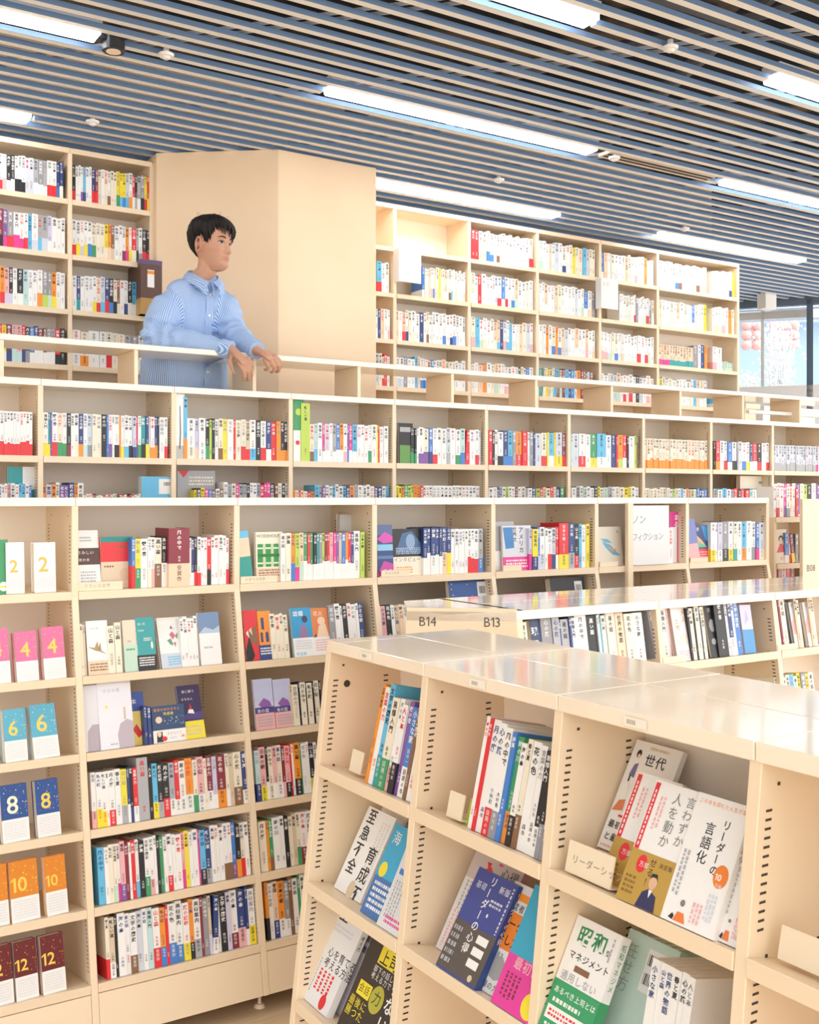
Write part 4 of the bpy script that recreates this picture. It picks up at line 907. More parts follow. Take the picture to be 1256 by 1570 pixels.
# ------------------------------------------------------------------ build the books
seen = {}
BOOKS.sort(key=lambda b: -b['area'])
def scr(b):
    c = b['M'] @ Vector((b['T'] / 2, b['W'] / 2 if not b['spine'] else 0, b['H'] / 2))
    d = np.array([c.x, c.y, c.z - EYE]); w = d @ FW
    return 628 + FPX * (d @ RT) / w, 763 - FPX * d[2] / w, w
for b in BOOKS:
    x, y, w = scr(b); b['dist'] = w
    b['px'] = b['area'] * (FPX / w) ** 2 if -12 < x < 1268 and y < 1600 else 0
BOOKS.sort(key=lambda b: -b['px'])
NBIG = 318
REST = MB()
for i, b in enumerate(BOOKS):
    if b['px'] <= 0: continue
    if i < NBIG:
        k = b['label']; seen[k] = seen.get(k, 0) + 1
        make_book(b)
    else:
        T, W, H = b['T'], b['W'], b['H']
        REST.M = b['M']; REST.col(b['c'])
        REST.box(0, T, 0, W, 0, H)
        bz = H * b['bf'] if b['band'] else 0
        if b['band']:
            REST.col(b['band']); REST.box(-.0003, T + .0003, -.0005, W, 0, bz)
        if b['spine']: spine_text(REST, b, max(bz, .02), H, ink(b['c']))
        else: draw(REST, b, b['art'], W, H, .0006)
REST.M = None
o = REST.build('shelved_books', M_book)
tag(o, 'rows of small distant books on the gallery and wall bookcases', 'books', None, 'stuff')
print('BOOKS', len(BOOKS), 'dup', [k for k, v in seen.items() if v > 1][:20])
# ------------------------------------------------------------------ ceiling: slats, carriers, the void above, lamps
SLAT_SKY_REFL = (.15, .25, .43); SLAT_FLOOR_REFL = (.78, .77, .74)  # reflected daylight on the sides, floor reflection underneath, put into the slat colours
m = MB()
ROWS = {2.05: [], 3.22: [(-1.4, .25), (1.28, 2.92), (4.01, 5.70), (6.75, 8.4)], 4.42: [(-.40, 1.29), (2.37, 4.01), (5.07, 6.75), (7.8, 9.4)],
        5.57: [(-.40, 1.28), (3.02, 4.73), (5.68, 7.30)]}
BEHIND = {2.05: [(-.4, 1.25), (2.4, 4.05), (5.1, 6.75)], .9: [(-1.4, .25), (1.3, 2.95), (4.1, 5.75)], -.25: [(-.4, 1.25), (2.4, 4.05), (5.1, 6.75)], -1.4: [(-1.4, .25), (1.3, 2.95), (4.1, 5.75)]}
lampspots = [(y, a, b) for y, l in list(ROWS.items()) + list(BEHIND.items()) for a, b in l]
y = -2.0
while y < 8.6:
    gaps = sorted([(a - .02, b + .02) for (Y, a, b) in lampspots if abs(Y - y - .016) < .066])
    if abs(y - 4.42) < .06: gaps.append((4.02, 4.95))
    gaps.sort()
    xr = min(12.0, 8.44 + (6.8 - y) * .75)
    cur = -3.0
    spans = []
    for a, b in gaps:
        if a > cur: spans.append((cur, a))
        cur = max(cur, b)
    spans.append((cur, xr))
    for a, b in spans:
        if y > 5.36 and y < 6.35 and a < 1.99: pass
        m.col(SLAT_SKY_REFL); m.box(a, b, y, y + .034, CZ + .001, CZ + .023)
        m.col(SLAT_FLOOR_REFL); m.quad((a, y, CZ), (a, y + .034, CZ), (b, y + .034, CZ), (b, y, CZ))
    y += .111
sl = m.build('ceiling_slats', M_slat); structure(sl, 'slatted metal ceiling, reflected daylight blue and pale floor tone coloured into its slats')
m = MB().col((.40, .46, .55))
d = Vector((.654, -.757, 0)); n_ = Vector((.757, .654, 0))
for i in range(-4, 18):
    for off in (0, .055):
        c = n_ * (.55 + i * .69 + off)
        a, b = c - d * 9, c + d * 9
        w = n_ * .0035
        m.add([tuple(a - w + Vector((0, 0, CZ + .026))), tuple(b - w + Vector((0, 0, CZ + .026))), tuple(b + w + Vector((0, 0, CZ + .026))), tuple(a + w + Vector((0, 0, CZ + .026))),
               tuple(a - w + Vector((0, 0, CZ + .040))), tuple(b - w + Vector((0, 0, CZ + .040))), tuple(b + w + Vector((0, 0, CZ + .040))), tuple(a + w + Vector((0, 0, CZ + .040)))],
              [(0, 3, 2, 1), (4, 5, 6, 7), (0, 1, 5, 4), (1, 2, 6, 5), (2, 3, 7, 6), (3, 0, 4, 7)])
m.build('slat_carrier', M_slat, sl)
M_void = noisy(mat('void_insulation', rough=.95), 1.6, (.004, .004, .005), (.12, .085, .055), lo=.52, hi=.62)
m = MB(); m.slab([(-3, -2.5), (12, -2.5), (12, 2.2), (6.6, 9.4), (-3, 9.4)], 4.55, 4.65); structure(m.build('ceiling', M_void), 'dark rough ceiling above the slats')
for i, (a, b, r) in enumerate((((3.2, 0.5, 4.3), (5.4, 6.0, 4.3), .05), ((-1, 3.9, 4.2), (8, 3.6, 4.2), .03), ((6.1, 0.0, 4.25), (3.2, 6.5, 4.25), .035))):
    m = MB().col((.10, .10, .11)); m.cyl(a, b, r, n=10)
    o = m.build('ceiling_pipe', M_slat, smooth=False)
    tag(o, ['dark duct pipe above the slats, running back past the nearest strip light', 'thin dark pipe above the slats, along the strip lights', 'thin dark pipe above the slats at upper right'][i], 'pipe', 'pipes above the slats')
SEEN = {(3.22, 1.28), (3.22, 4.01), (4.42, -.4), (4.42, 2.37), (4.42, 5.07), (5.57, -.4), (5.57, 3.02), (5.57, 5.68)}
for i, (Y, a, b) in enumerate(lampspots):
    if (Y, a) not in SEEN:                             # the rows behind the camera light the hall only
        ld = bpy.data.lights.new('strip_lamp', 'AREA'); ld.shape = 'RECTANGLE'; ld.size = b - a; ld.size_y = .10
        ld.energy = LAMP * PI * (b - a) * .10
        lo = bpy.data.objects.new('strip_lamp', ld); lo.location = ((a + b) / 2, Y, CZ - .008); COL.objects.link(lo)
        continue
    o = empty('ceiling_light', Matrix.Translation((a, Y, CZ)))
    pos = f'in row {["one", "two", "three", "four"][min(3, int(abs(Y)))]}'
    m = MB(); m.box(0, b - a, -.05, .05, -.006, .022); m.build('diffuser', M_lamp, o, bevel=.006)
    m = MB(); m.box(-.006, b - a + .006, -.05, .05, .0225, .07); m.build('housing', M_white, o)
    tag(o, 'x', 'light', 'strip lights between the ceiling slats')
    nm = {(3.22, 1.28): 'strip light cut by the top edge of the photo', (3.22, 4.01): 'strip light at the upper right edge, nearest row', (4.42, -.4): 'strip light beside the black spotlight',
          (4.42, 2.37): 'longest bright strip light, in the middle of the ceiling', (4.42, 5.07): 'strip light past the slot diffuser', (5.57, -.4): 'short strip light end above the tall left bookcase',
          (5.57, 3.02): 'strip light just above the right wall bookcase, beside the column', (5.57, 5.68): 'farthest strip light, above the end of the right wall bookcase'}
    o['label'] = nm.get((Y, a), 'white strip light recessed between ceiling slats, out of the photo')
# sprinkler heads, spotlight, slot diffuser
for i, (px, py, lab) in enumerate(((255, 83, 'small white sprinkler head beside the black spotlight'), (142, 186, 'small white sprinkler head above the left wall bookcase'), (1028, 72, 'small white sprinkler head near the upper right of the ceiling'),
                                   (942, 241, 'small white sprinkler head at the start of the slot diffuser'), (765, 275, 'small white sprinkler head between two strip lights'), (1050, 350, 'small white sprinkler head on the farthest strip light'))):
    p = hitZ(px, py, CZ - .01)
    o = empty('sprinkler_head', Matrix.Translation(p)); tag(o, lab, 'sprinkler', 'sprinkler heads on the ceiling')
    m = MB(); m.cyl((0, 0, -.012), (0, 0, .0), .03, .034, 16); m.cyl((0, 0, 0), (0, 0, .03), .012, n=10); m.build('cap', M_white, o)
    m = MB(); m.cyl((0, 0, -.022), (0, 0, -.012), .012, .02, 12); m.build('deflector', M_white, o)
p = hitZ(174, 70, CZ - .02)
o = empty('spotlight', Matrix.Translation((p.x, p.y, CZ))); tag(o, 'black cylindrical spotlight at the end of a strip light', 'spotlight')
m = MB(); m.cyl((0, 0, -.045), (0, 0, .05), .046, n=20); m.build('housing', M_black, o)
m = MB(); m.cyl((0, 0, -.047), (0, 0, -.0445), .03, n=16); m.build('lens', mat('lens_warm', (.9, .75, .6), .2), o)
m = MB(); m.box(-.07, -.03, -.03, .03, -.01, .04); m.build('bracket', M_black, o)
o = empty('slot_diffuser', Matrix.Translation((4.10, 4.42, CZ))); tag(o, 'pale linear air slot in the ceiling in line with the strip lights', 'vent')
m = MB(); m.box(0, .85, -.05, .05, .002, .02); m.build('frame', mat('diffuser_paint', (.72, .64, .56), .5), o)
m = MB(); m.box(.01, .84, -.03, -.012, -.001, .0015); m.box(.01, .84, .006, .024, -.001, .0015); m.build('slot', M_slot, o)

# ------------------------------------------------------------------ handrail with board posts
o = empty('handrail', Matrix.Translation((0, 0, 0))); tag(o, 'cream handrail board on upright posts along the gallery edge', 'handrail')
m = MB(); m.box(-1.2, 7.6, 4.73, 5.0, 2.433, 2.458); m.build('rail', M_top, o, bevel=.002)
for k in range(-3, 11):
    m = MB(); x = .9768 + .58 * k; m.box(x - .009, x + .009, 4.738, 4.985, 2.2625, 2.4325); m.build('post', M_cream, o, bevel=.001)
m = MB(); m.box(5.75, 7.6, 4.80, 4.83, 2.33, 2.352); m.build('lower_rail', M_white, o)

# ------------------------------------------------------------------ projecting white shelf signs
for px0, px1, y0, y1, lab in ((612, 646, 385, 431, 'white projecting shelf sign near the column'), (922, 948, 429, 472, 'white projecting shelf sign in the middle of the wall bookcase')):
    a, b = hitY(px0, y1, 5.70), hitY(px1, y0, 5.70)
    o = empty('shelf_sign', Matrix.Translation((a.x, 5.70, a.z))); tag(o, lab, 'sign', 'white signs on the wall bookcase')
    W, H = b.x - a.x, b.z - a.z
    m = MB(); m.box(0, W, 0, .004, 0, H); m.box(0, .004, .004, .0598, 0, H); m.build('sign_board', M_white, o)
    m = MB(); write(m, '文芸', (W * .06, -.0006, H * .74), (1, 0, 0), (0, 0, 1), W * .20, (.55, .53, .5), fine=True); m.build('lettering', M_print, o)
for px0, px1, y0, y1, c, lab in ((216, 249, 427, 478, 'h', 'large brown boxed art book lying proud of the shelf behind the man'),):
    a, b = hitY(px0, y1, 5.70), hitY(px1, y0, 5.70)
    o = empty('boxed_book', Matrix.Translation((a.x, 5.70, UZ[2] + .001))); tag(o, lab, 'book')
    W, H = b.x - a.x, .30
    m = MB().col((.11, .05, .035)); m.box(0, W, 0, .22, 0, H); m.col((.45, .26, .08)); m.box(-.0004, W + .0004, -.0006, .2, 0, H * .3); m.col((.12, .07, .18)); m.box(-.0004, W + .0004, -.0006, .2, H * .92, H + .0004)
    m.build('slipcase', M_book, o)
    m = MB().col('w'); m.quad((W * .3, -.001, H * .5), (W * .62, -.001, H * .5), (W * .62, -.001, H * .82), (W * .3, -.001, H * .82)); m.col('o'); m.quad((W * .3, -.0013, H * .74), (W * .62, -.0013, H * .74), (W * .62, -.0013, H * .8), (W * .3, -.0013, H * .8)); m.build('price_slip', M_print, o)

# ------------------------------------------------------------------ window corner at the end of the gallery
wd = Vector((.6, -.8, 0)); w0 = Vector((8.5, 6.8, 0))
def wp(t, z, off=0.0): q = w0 + wd * t + Vector((.8, .6, 0)) * off; return (q.x, q.y, z)
def wbox(m, t0, t1, z0, z1, th=.06):
    m.add([wp(t0, z0), wp(t1, z0), wp(t1, z0, th), wp(t0, z0, th), wp(t0, z1), wp(t1, z1), wp(t1, z1, th), wp(t0, z1, th)],
          [(0, 1, 2, 3), (7, 6, 5, 4), (0, 4, 5, 1), (1, 5, 6, 2), (2, 6, 7, 3), (3, 7, 4, 0)])
def wt(px):                                          # parameter along the glazing under a pixel column
    dr = ray(px); D = Vector((dr[0], dr[1], 0))
    det = D.x * (-wd.y) + D.y * wd.x
    t = (w0.x * (-wd.y) + w0.y * wd.x) / det
    q = D * t - w0; return q.dot(wd)
def zw(px, py):
    q = Vector(wp(wt(px), 0)); dr = ray(px, py); k_ = q.x / dr[0]
    return EYE + dr[2] * k_
win = empty('window_1'); structure(win, 'tall glazing with dark blue-grey frame beyond the gallery')
m = MB(); wbox(m, wt(1237), wt(1247), 1.3, 3.66, .12); m.build('mullion', M_frame, win)
m = MB(); wbox(m, wt(1100), wt(1300), 3.61, 3.70, .1); m.build('window_head', M_frame, win)
m = MB(); wbox(m, -4.5, 6.0, 3.70, 4.6, .1); structure(m.build('trim_1', M_frame), 'dark fascia above the glazing, closing the ceiling void')
m = MB(); wbox(m, wt(1167), wt(1172), zw(1185, 592), 3.58, .04); m.build('window_bar', M_white, win)
m = MB(); wbox(m, wt(1120), wt(1237), zw(1185, 489), zw(1185, 477), .04); m.build('transom', M_white, win)
m = MB(); wbox(m, wt(1120), wt(1300), 1.28, zw(1185, 592), .2); m.build('window_sill', M_white, win)
m = MB(); wbox(m, wt(1100), wt(1300), zw(1185, 592), 3.61, .012); m.build('glass', M_glass, win)
# outside: facade with red lanterns, white bare trees
def fp(px, py, dist):
    dr = ray(px, py); return Vector(tuple(dr * dist)) + Vector((0, 0, EYE))
fu = Vector((.83, -.55, 0))
base = fp(1190, 560, 17.0)
m = MB().col((.36, .50, .70))
def fq(m, a0, a1, z0, z1, off=0.0, th=.1):
    q = Vector((-.55, -.83, 0)) * off
    p0 = Vector((base.x, base.y, 0)) + fu * a0 + q; p1 = Vector((base.x, base.y, 0)) + fu * a1 + q; bk = Vector((.55, .83, 0)) * th
    V_ = [p0, p1, p1 + bk, p0 + bk]
    m.add([(v.x, v.y, z0) for v in V_] + [(v.x, v.y, z1) for v in V_], [(0, 1, 2, 3), (7, 6, 5, 4), (0, 4, 5, 1), (1, 5, 6, 2), (2, 6, 7, 3), (3, 7, 4, 0)])
fac = empty('building'); tag(fac, 'pale blue building front across the street, seen through the window', 'building')
fq(m, -3, 4, -1, 4.55); m.build('facade', M_print, fac)
m = MB(); fq(m, -3, 4, 4.55, 4.75, .3, .4); fq(m, -3, 4, 5.2, 9, 0, .3); m.build('cornice', M_white, fac)
m = MB().col((.22, .36, .56)); [fq(m, a, a + .5, 2.2, 3.0, .02, .04) for a in (-1.6, -.9, -.2, .5, 1.2)]; m.build('window_pane', M_print, fac)
M_lan = mat('lantern_red', (.88, .42, .38), .6)
for r_, py in enumerate((499, 514, 529)):
    for c_, px in enumerate((1145, 1160, 1188, 1202.5, 1217.5)):
        p = fp(px, py, 16.0)
        m = MB(); m.ball(tuple(p), (.085, .085, .08), 14, 8); m.cyl((p.x, p.y, p.z + .08), (p.x, p.y, p.z + .17), .01, n=6)
        o = m.build('lantern', M_lan, smooth=True); tag(o, f'{["top", "middle", "bottom"][r_]} row, {ordinal(c_)} round red paper lantern outside the window', 'lantern', 'paper lanterns outside')
for i, (px, s, lab) in enumerate(((1183, 1.0, 'tall white blossoming tree outside the window, middle'), (1203, .92, 'white blossoming tree outside, beside the dark window frame'), (1146, .5, 'low white blossoming shrub outside, beside the bookcase end'))):
    b0 = fp(px, 660, 12.5); zb = b0.z; b0.z = 0; rr = random.Random(i)
    tr = empty('blossom_tree', Matrix.Translation(b0)); tag(tr, lab, 'tree', 'white trees outside')
    m = MB(); k = MB(); hh = 1.35 * s
    for j in range(7):
        x, y_ = rr.uniform(-.18, .18), rr.uniform(-.15, .15)
        pts = [(0, 0, 0)] + [(x * t_ + .03 * math.sin(5 * t_ + j), y_ * t_, zb + hh * t_ * rr.uniform(.8, 1)) for t_ in (0, .3, .6, 1)]
        m.tube(pts, [.03, .018, .014, .01, .005], 6)
        for q in range(60):
            t_ = rr.uniform(.1, 1); c = (x * t_ + rr.gauss(0, .05), y_ * t_ + rr.gauss(0, .05), zb + hh * t_ + rr.gauss(0, .03))
            k.ball(c, rr.uniform(.008, .02), 5, 4)
    m.build('trunk', M_white, tr); q = k.build('blossom', M_white, tr); q['kind'] = 'stuff'
# white hanging sign by the window, low furniture beyond the rail
a, b = hitY(1167, 471, 6.6), hitY(1191, 430, 6.6); b.z = hitY(1167, 430, 6.6).z
o = empty('hanging_sign', Matrix.Translation((a.x, 6.6, a.z))); tag(o, 'white boxy sign hanging from the slats near the window', 'sign')
W, H = b.x - a.x, b.z - a.z
m = MB(); m.box(W * .3, W, 0, .10, 0, H); m.build('sign_box', M_white, o, bevel=.003)
m = MB(); m.box(-.42, W * .3, .03, .09, H * .72, H); m.build('arm', M_white, o)
m = MB(); m.box(W * .2, W * .55, .08, .14, H, H + .06); m.build('bracket', M_black, o)
for px0, px1, y0, y1, Y, mt, lab, nm in ((1144, 1166, 620, 660, 5.9, M_cream, 'beige cabinet beyond the rail, by the bookcase end', 'cabinet'), (1172, 1256, 628, 660, 6.3, M_white, 'white bench below the window beyond the rail', 'bench')):
    a, b = hitY(px0, y1, Y), hitY(px1, y0, Y)
    o = empty(nm, Matrix.Translation((a.x, Y, 1.28))); tag(o, lab, nm)
    W, H = b.x - a.x, b.z - 1.28
    m = MB(); m.box(0, W, 0, .35, H - .04, H); m.build('top', mt, o)
    m = MB(); m.box(.02, W - .02, .03, .33, 0, H - .04); m.build('body', mt, o)
# ------------------------------------------------------------------ the man leaning on the rail
S = 1.10
def lerp_tab(tab, z):
    for (z0, *a), (z1, *b) in zip(tab[:-1], tab[1:]):
        if z <= z1:
            t = max(0, min(1, (z - z0) / (z1 - z0))); t = t * t * (3 - 2 * t) * .4 + t * .6
            return [p + (q - p) * t for p, q in zip(a, b)]
    return list(tab[-1][1:])
HT = [(-.122, .016, .066, -.045), (-.112, .025, .082, -.01), (-.098, .035, .088, .018), (-.080, .044, .086, .040), (-.055, .055, .086, .064), (-.028, .067, .086, .080),
      (0, .071, .085, .084), (.03, .074, .088, .087), (.06, .074, .084, .087), (.085, .067, .072, .080), (.105, .053, .053, .072), (.118, .034, .034, .048), (.126, .008, .008, .014)]
def g(x, s): return math.exp(-(x / s) ** 2)
def head_pt(th, z, off=0.0, face_=True):
    w, f, b = lerp_tab(HT, z)
    cx, cy = math.sin(th), math.cos(th)
    e = 2 / 2.35
    x = (w + off) * math.copysign(abs(cx) ** e, cx)
    d_ = f if cy >= 0 else b
    y = (d_ + off) * math.copysign(abs(cy) ** e, cy)
    if face_ and cy > 0:
        fr_ = max(0, cy) ** .5
        nz = -.040
        t = max(0, min(1, (.012 - z) / (.012 - nz)))
        ridge = (.004 + .019 * t) if z > nz else .023 * g(z - nz, .010)
        if z > .012: ridge = .004 * g(z - .012, .018)
        y += ridge * g(x, .0085 + .005 * t)
        y += .006 * (g(x - .014, .008) + g(x + .014, .008)) * g(z + .041, .009)
        y -= .007 * (g(x - .031, .015) + g(x + .031, .015)) * g(z - .000, .012)
        y += .005 * (g(x - .030, .022) + g(x + .030, .022)) * g(z - .022, .008)
        y += .004 * (g(x - .044, .016) + g(x + .044, .016)) * g(z + .026, .016)
        y += .006 * g(x, .022) * (g(z + .063, .006) + g(z + .073, .007) * .9)
        y -= .005 * g(x, .026) * (g(z + .0675, .0028) + g(z + .083, .007))
        y += .006 * g(x, .018) * g(z + .102, .012)
    return Vector((x, y, z))
yaw = math.radians(30)
F3 = Vector((math.sin(yaw), -math.cos(yaw), 0)); L3 = Vector((-F3.y, F3.x, 0)) * -1      # forward; to image left
hc = hitY(324.5, 375, 4.965)
HM = Matrix(((L3.x * -1, F3.x, 0, hc.x), (L3.y * -1, F3.y, 0, hc.y), (0, 0, 1, hc.z), (0, 0, 0, 1))) @ Matrix.Rotation(math.radians(-2), 4, 'X') @ Matrix.Scale(S, 4)
# HM's x axis points to the image right
def HP(p): return HM @ Vector(p)

neck0 = hitY(304, 440, 5.03)
shR, shL = hitY(262, 456, 5.07), hitY(339, 452, 5.05)
elR, elL = hitY(246, 520, 4.99), hitY(354, 512, 4.98)
elR.z = max(elR.z, 2.515); elL.z = max(elL.z, 2.52)
wrR, wrL = hitY(357, 537, 4.70), hitY(395, 538, 4.69)
body = MB()
n, mz = 72, 64
vs = []; fs = []
zs = [-.122 + .248 * (i / mz) for i in range(mz + 1)]
for z in zs:
    for k in range(n):
        vs.append(tuple(HP(head_pt(2 * PI * k / n, z))))
for i in range(mz):
    for k in range(n):
        fs.append((i * n + k, i * n + (k + 1) % n, (i + 1) * n + (k + 1) % n, (i + 1) * n + k))
fs.append(tuple(range(n))[::-1]); fs.append(tuple(range(mz * n, (mz + 1) * n)))
body.add(vs, fs)
for sx in (-1, 1):                                  # ears
    pts = [HP((sx * (.070 + .010 * a), -.012 - .010 * a, .016 * 1 - .0)) for a in (0, 1)]
    c = HP((sx * .076, -.010, -.014))
    ring = [HP((sx * (.077 + .006 * math.cos(t)), -.012 + .016 * math.sin(t + .3), -.012 + .030 * math.cos(t))) for t in [2 * PI * q / 14 for q in range(15)]]
    body.tube(ring, [.0055] * 15, 8, cap=False)
    body.tube([HP((sx * .066, -.006, -.012)), HP((sx * .079, -.012, -.012))], [(.024, .014), (.022, .012)], 10)
nb = HP((0, -.020, -.07))
body.tube([HP((0, -.012, -.05)), HP((0, -.022, -.115)), neck0.lerp(nb, .35), neck0 + Vector((0, .02, -.06))], [.050, .049, .056, .085], 20)
tors = [(2.05, .14, .08, 5.16), (2.30, .14, .08, 5.15), (2.50, .14, .075, 5.14), (2.70, .14, .065, 5.10), (neck0.z - .07, .12, .055, 5.06), (neck0.z - .01, .06, .06, 5.03)]
def tc_(z, Y): return hitY(291 - (2.75 - z) * 10, 763, Y).x
body.tube([(tc_(z, Y), Y, z) for z, a, b, Y in tors], [(a, b) for z, a, b, Y in tors], 24)
for sh, el, wr in ((shR, elR, wrR), (shL, elL, wrL)):
    cx_ = Vector((tc_(2.7, 5.08), 5.06, sh.z - .06)); body.tube([cx_.lerp(sh, .4), sh.lerp(el, .25), sh.lerp(el, .6), el, el.lerp(wr, .3), el.lerp(wr, .7), wr], [.05, .045, .045, .042, .042, .034, .027], 14)
for sx in (-1, 1):
    hip = Vector((tc_(2.1, 5.16) + sx * .08, 5.16, 2.10))
    body.tube([hip, hip + Vector((sx * .01, .01, -.38)), hip + Vector((sx * .01, .03, -.76))], [.085, .06, .04], 14)
    a = hip + Vector((sx * .01, .03, -.77)); body.tube([a + Vector((0, .05, -.015)), a + Vector((0, -.05, -.015)), a + Vector((0, -.16, -.025))], [(.035, .035), (.042, .032), (.03, .018)], 12)

def hand(mb, wrist, fwd, up, thumb_side, s=1.02, curl=1.0, spread=1.0):
    f = fwd.normalized(); u_ = (up - f * up.dot(f)).normalized(); lat = f.cross(u_) * thumb_side
    def P(x, y, z): return wrist + f * (x * s) + lat * (y * s) + u_ * (z * s)
    mb.tube([P(-.02, 0, 0), P(.015, 0, 0), P(.045, .002, .003), (P(.085, .0, .002)), P(.098, 0, -.004)], [(.025 * s, .02 * s), (.030 * s, .019 * s), (.040 * s, .017 * s), (.042 * s, .014 * s), (.036 * s, .009 * s)] if abs(lat.dot(Vector((0, 0, 1)))) >= 0 else 0, 16)
    base = [(.088, .030), (.095, .010), (.092, -.011), (.082, -.030)]
    lens = [(.040, .025, .021), (.045, .029, .022), (.042, .027, .022), (.033, .020, .019)]
    nails = []
    for (bx, by), ln, c0 in zip(base, lens, (28, 36, 42, 50)):
        p = P(bx - .012, by, 0); pts = [p]; a = math.radians(c0) * curl * .55
        q = P(bx, by, .001); pts.append(q)
        for i, l in enumerate(ln):
            dirn = f * math.cos(a) - u_ * math.sin(a) + lat * (by * 1.2 * spread)
            q = q + dirn.normalized() * (l * s); pts.append(q)
            a += math.radians((34, 30, 10)[i]) * curl
        mb.tube(pts, [.0105 * s, .0105 * s, .0098 * s, .0088 * s, .0070 * s], 10)
        mb.ball(tuple(pts[-1]), .0064 * s, 8, 6)
        nails.append((pts[-2], pts[-1]))
    pts = [P(.018, .020, -.004), P(.045, .046, -.014), P(.070, .054, -.028), P(.090, .052, -.042)]
    mb.tube(pts, [.014 * s, .0115 * s, .0095 * s, .0068 * s], 10); mb.ball(tuple(pts[-1]), .0068 * s, 8, 6)
    return nails
Rr = Vector((SA, -CA, 0)); Dn = Vector((0, 0, -1)); Tow = Vector((-CA, -SA, 0))
hand(body, wrR, Rr * .62 + Dn * .62 + Tow * .30, Tow * .7 + Rr * .35 + Vector((0, 0, .5)), 1, curl=1.25)
hand(body, wrL, Rr * .70 + Dn * .42 + Tow * .42, Tow * .55 + Vector((0, 0, .85)), -1, curl=1.7)

def remesh(mb, name, vox, mats, parent=None, smooth_it=2):
    o = mb.build(name + '_raw', mats)
    md = o.modifiers.new('remesh', 'REMESH'); md.mode = 'VOXEL'; md.voxel_size = vox
    sm = o.modifiers.new('smooth', 'SMOOTH'); sm.iterations = smooth_it; sm.factor = .5
    dg = bpy.context.evaluated_depsgraph_get()
    me = bpy.data.meshes.new_from_object(o.evaluated_get(dg), depsgraph=dg)
    me.name = name
    bpy.data.objects.remove(o)
    for a in list(me.attributes):
        if a.name == 'Col': me.attributes.remove(a)
    me.materials.clear()
    for q in mats if isinstance(mats, list) else [mats]: me.materials.append(q)
    me.polygons.foreach_set('use_smooth', [True] * len(me.polygons))
    o = bpy.data.objects.new(name, me); COL.objects.link(o)
    if parent is not None: o.parent = parent
    return o
M_skin = mat('skin', (.74, .45, .32), .5, attr=True)
M_skin.node_tree.nodes['Principled BSDF'].inputs['Subsurface Weight'].default_value = .0
person = remesh(body, 'person', .0032, M_skin, smooth_it=2)
tag(person, 'man in blue striped shirt leaning with forearms on the cream handrail', 'person')
me = person.data
co = np.empty(len(me.vertices) * 3, dtype=np.float32); me.vertices.foreach_get('co', co); co = co.reshape(-1, 3)
Hi = np.array(HM.inverted())
loc = co @ Hi[:3, :3].T + Hi[:3, 3]
colr = np.tile(np.array([.52, .28, .185, 1], dtype=np.float32), (len(co), 1))
def blend(mask, c):
    mk = np.clip(mask, 0, 1)[:, None]
    colr[:, :3] = colr[:, :3] * (1 - mk) + np.array(c, dtype=np.float32) * mk
x, y, z = loc[:, 0], loc[:, 1], loc[:, 2]
blend(np.exp(-(x / .019) ** 4) * np.exp(-((z + .068) / .0085) ** 4) * (y > .06) * .75, (.40, .14, .12))
blend(np.exp(-((np.abs(x) - .045) / .02) ** 2) * np.exp(-((z + .03) / .02) ** 2) * (y > .03) * .25, (.56, .22, .16))
blend(np.exp(-((np.abs(x) - .078) / .012) ** 2) * np.exp(-((z + .012) / .035) ** 4) * .35, (.54, .20, .14))
at = me.attributes.new('Col', 'FLOAT_COLOR', 'POINT'); at.data.foreach_set('color', colr.ravel())
# eyes, brows
M_eye = mat('eye', rough=.2, attr=True); M_hair = mat('hair_black', (.010, .008, .008), .55, spec=.3)
for sx in (-1, 1):
    m = MB()
    p = head_pt(0, 0, face_=False)
    def E(dx, dz, dy=0.0):
        q = head_pt(math.asin(max(-1, min(1, (sx * .031 + dx) / .071))) * .62 * 1.45, dz)
        return q
    base_ = head_pt(sx * .36, -.001)
    # find the surface point whose x is sx * .031
    best = min((abs(head_pt(t, -.001).x - sx * .031), t) for t in [sx * .01 * k for k in range(1, 90)])[1]
    c = head_pt(best, -.001)
    def Q(dx, dz, dy=.0012):
        t = min((abs(head_pt(t_, -.001 + dz).x - (sx * .031 + dx)), t_) for t_ in [sx * .012 * k for k in range(-4, 90)])[1]
        q = head_pt(t, -.001 + dz); return tuple(HP((q.x, q.y + dy, q.z)))
    m.col((.50, .45, .42))
    al = [(-.0145, -.001), (-.008, -.0036), (0, -.0042), (.008, -.0036), (.0145, .0005), (.008, .0042), (0, .0052), (-.008, .0040)]
    m.add([Q(a, b) for a, b in al] + [Q(0, 0, .0030)], [(i, (i + 1) % 8, 8) for i in range(8)])
    m.col((.02, .012, .01))
    m.add([Q(.002 + .0060 * math.cos(2 * PI * k / 12), .0005 + .0050 * math.sin(2 * PI * k / 12), .0038) for k in range(12)], [tuple(range(12))])
    m.tube([Q(-.0155, -.0005, .002), Q(-.008, .0046, .004), Q(0, .0062, .0045), Q(.008, .0050, .004), Q(.0155, .001, .002)], [.0010, .0018, .0022, .0018, .0010], 6)
    m.build('eye', M_eye, person)
    m = MB(); m.tube([Q(-sx * .017, .0185, .0015), Q(-sx * .008, .0220, .002), Q(sx * .006, .0240, .002), Q(sx * .019, .0195, .0012)], [.0022, .0034, .0032, .0012], 8)
    m.build('eyebrow', M_hair, person)
m = MB().col((.30, .08, .07))
def Ql(xx, zz, dy=.0006):
    t = min((abs(head_pt(t_, zz).x - xx), t_) for t_ in [.01 * k for k in range(-60, 61)])[1]
    q = head_pt(t, zz); return tuple(HP((q.x, q.y + dy, q.z)))
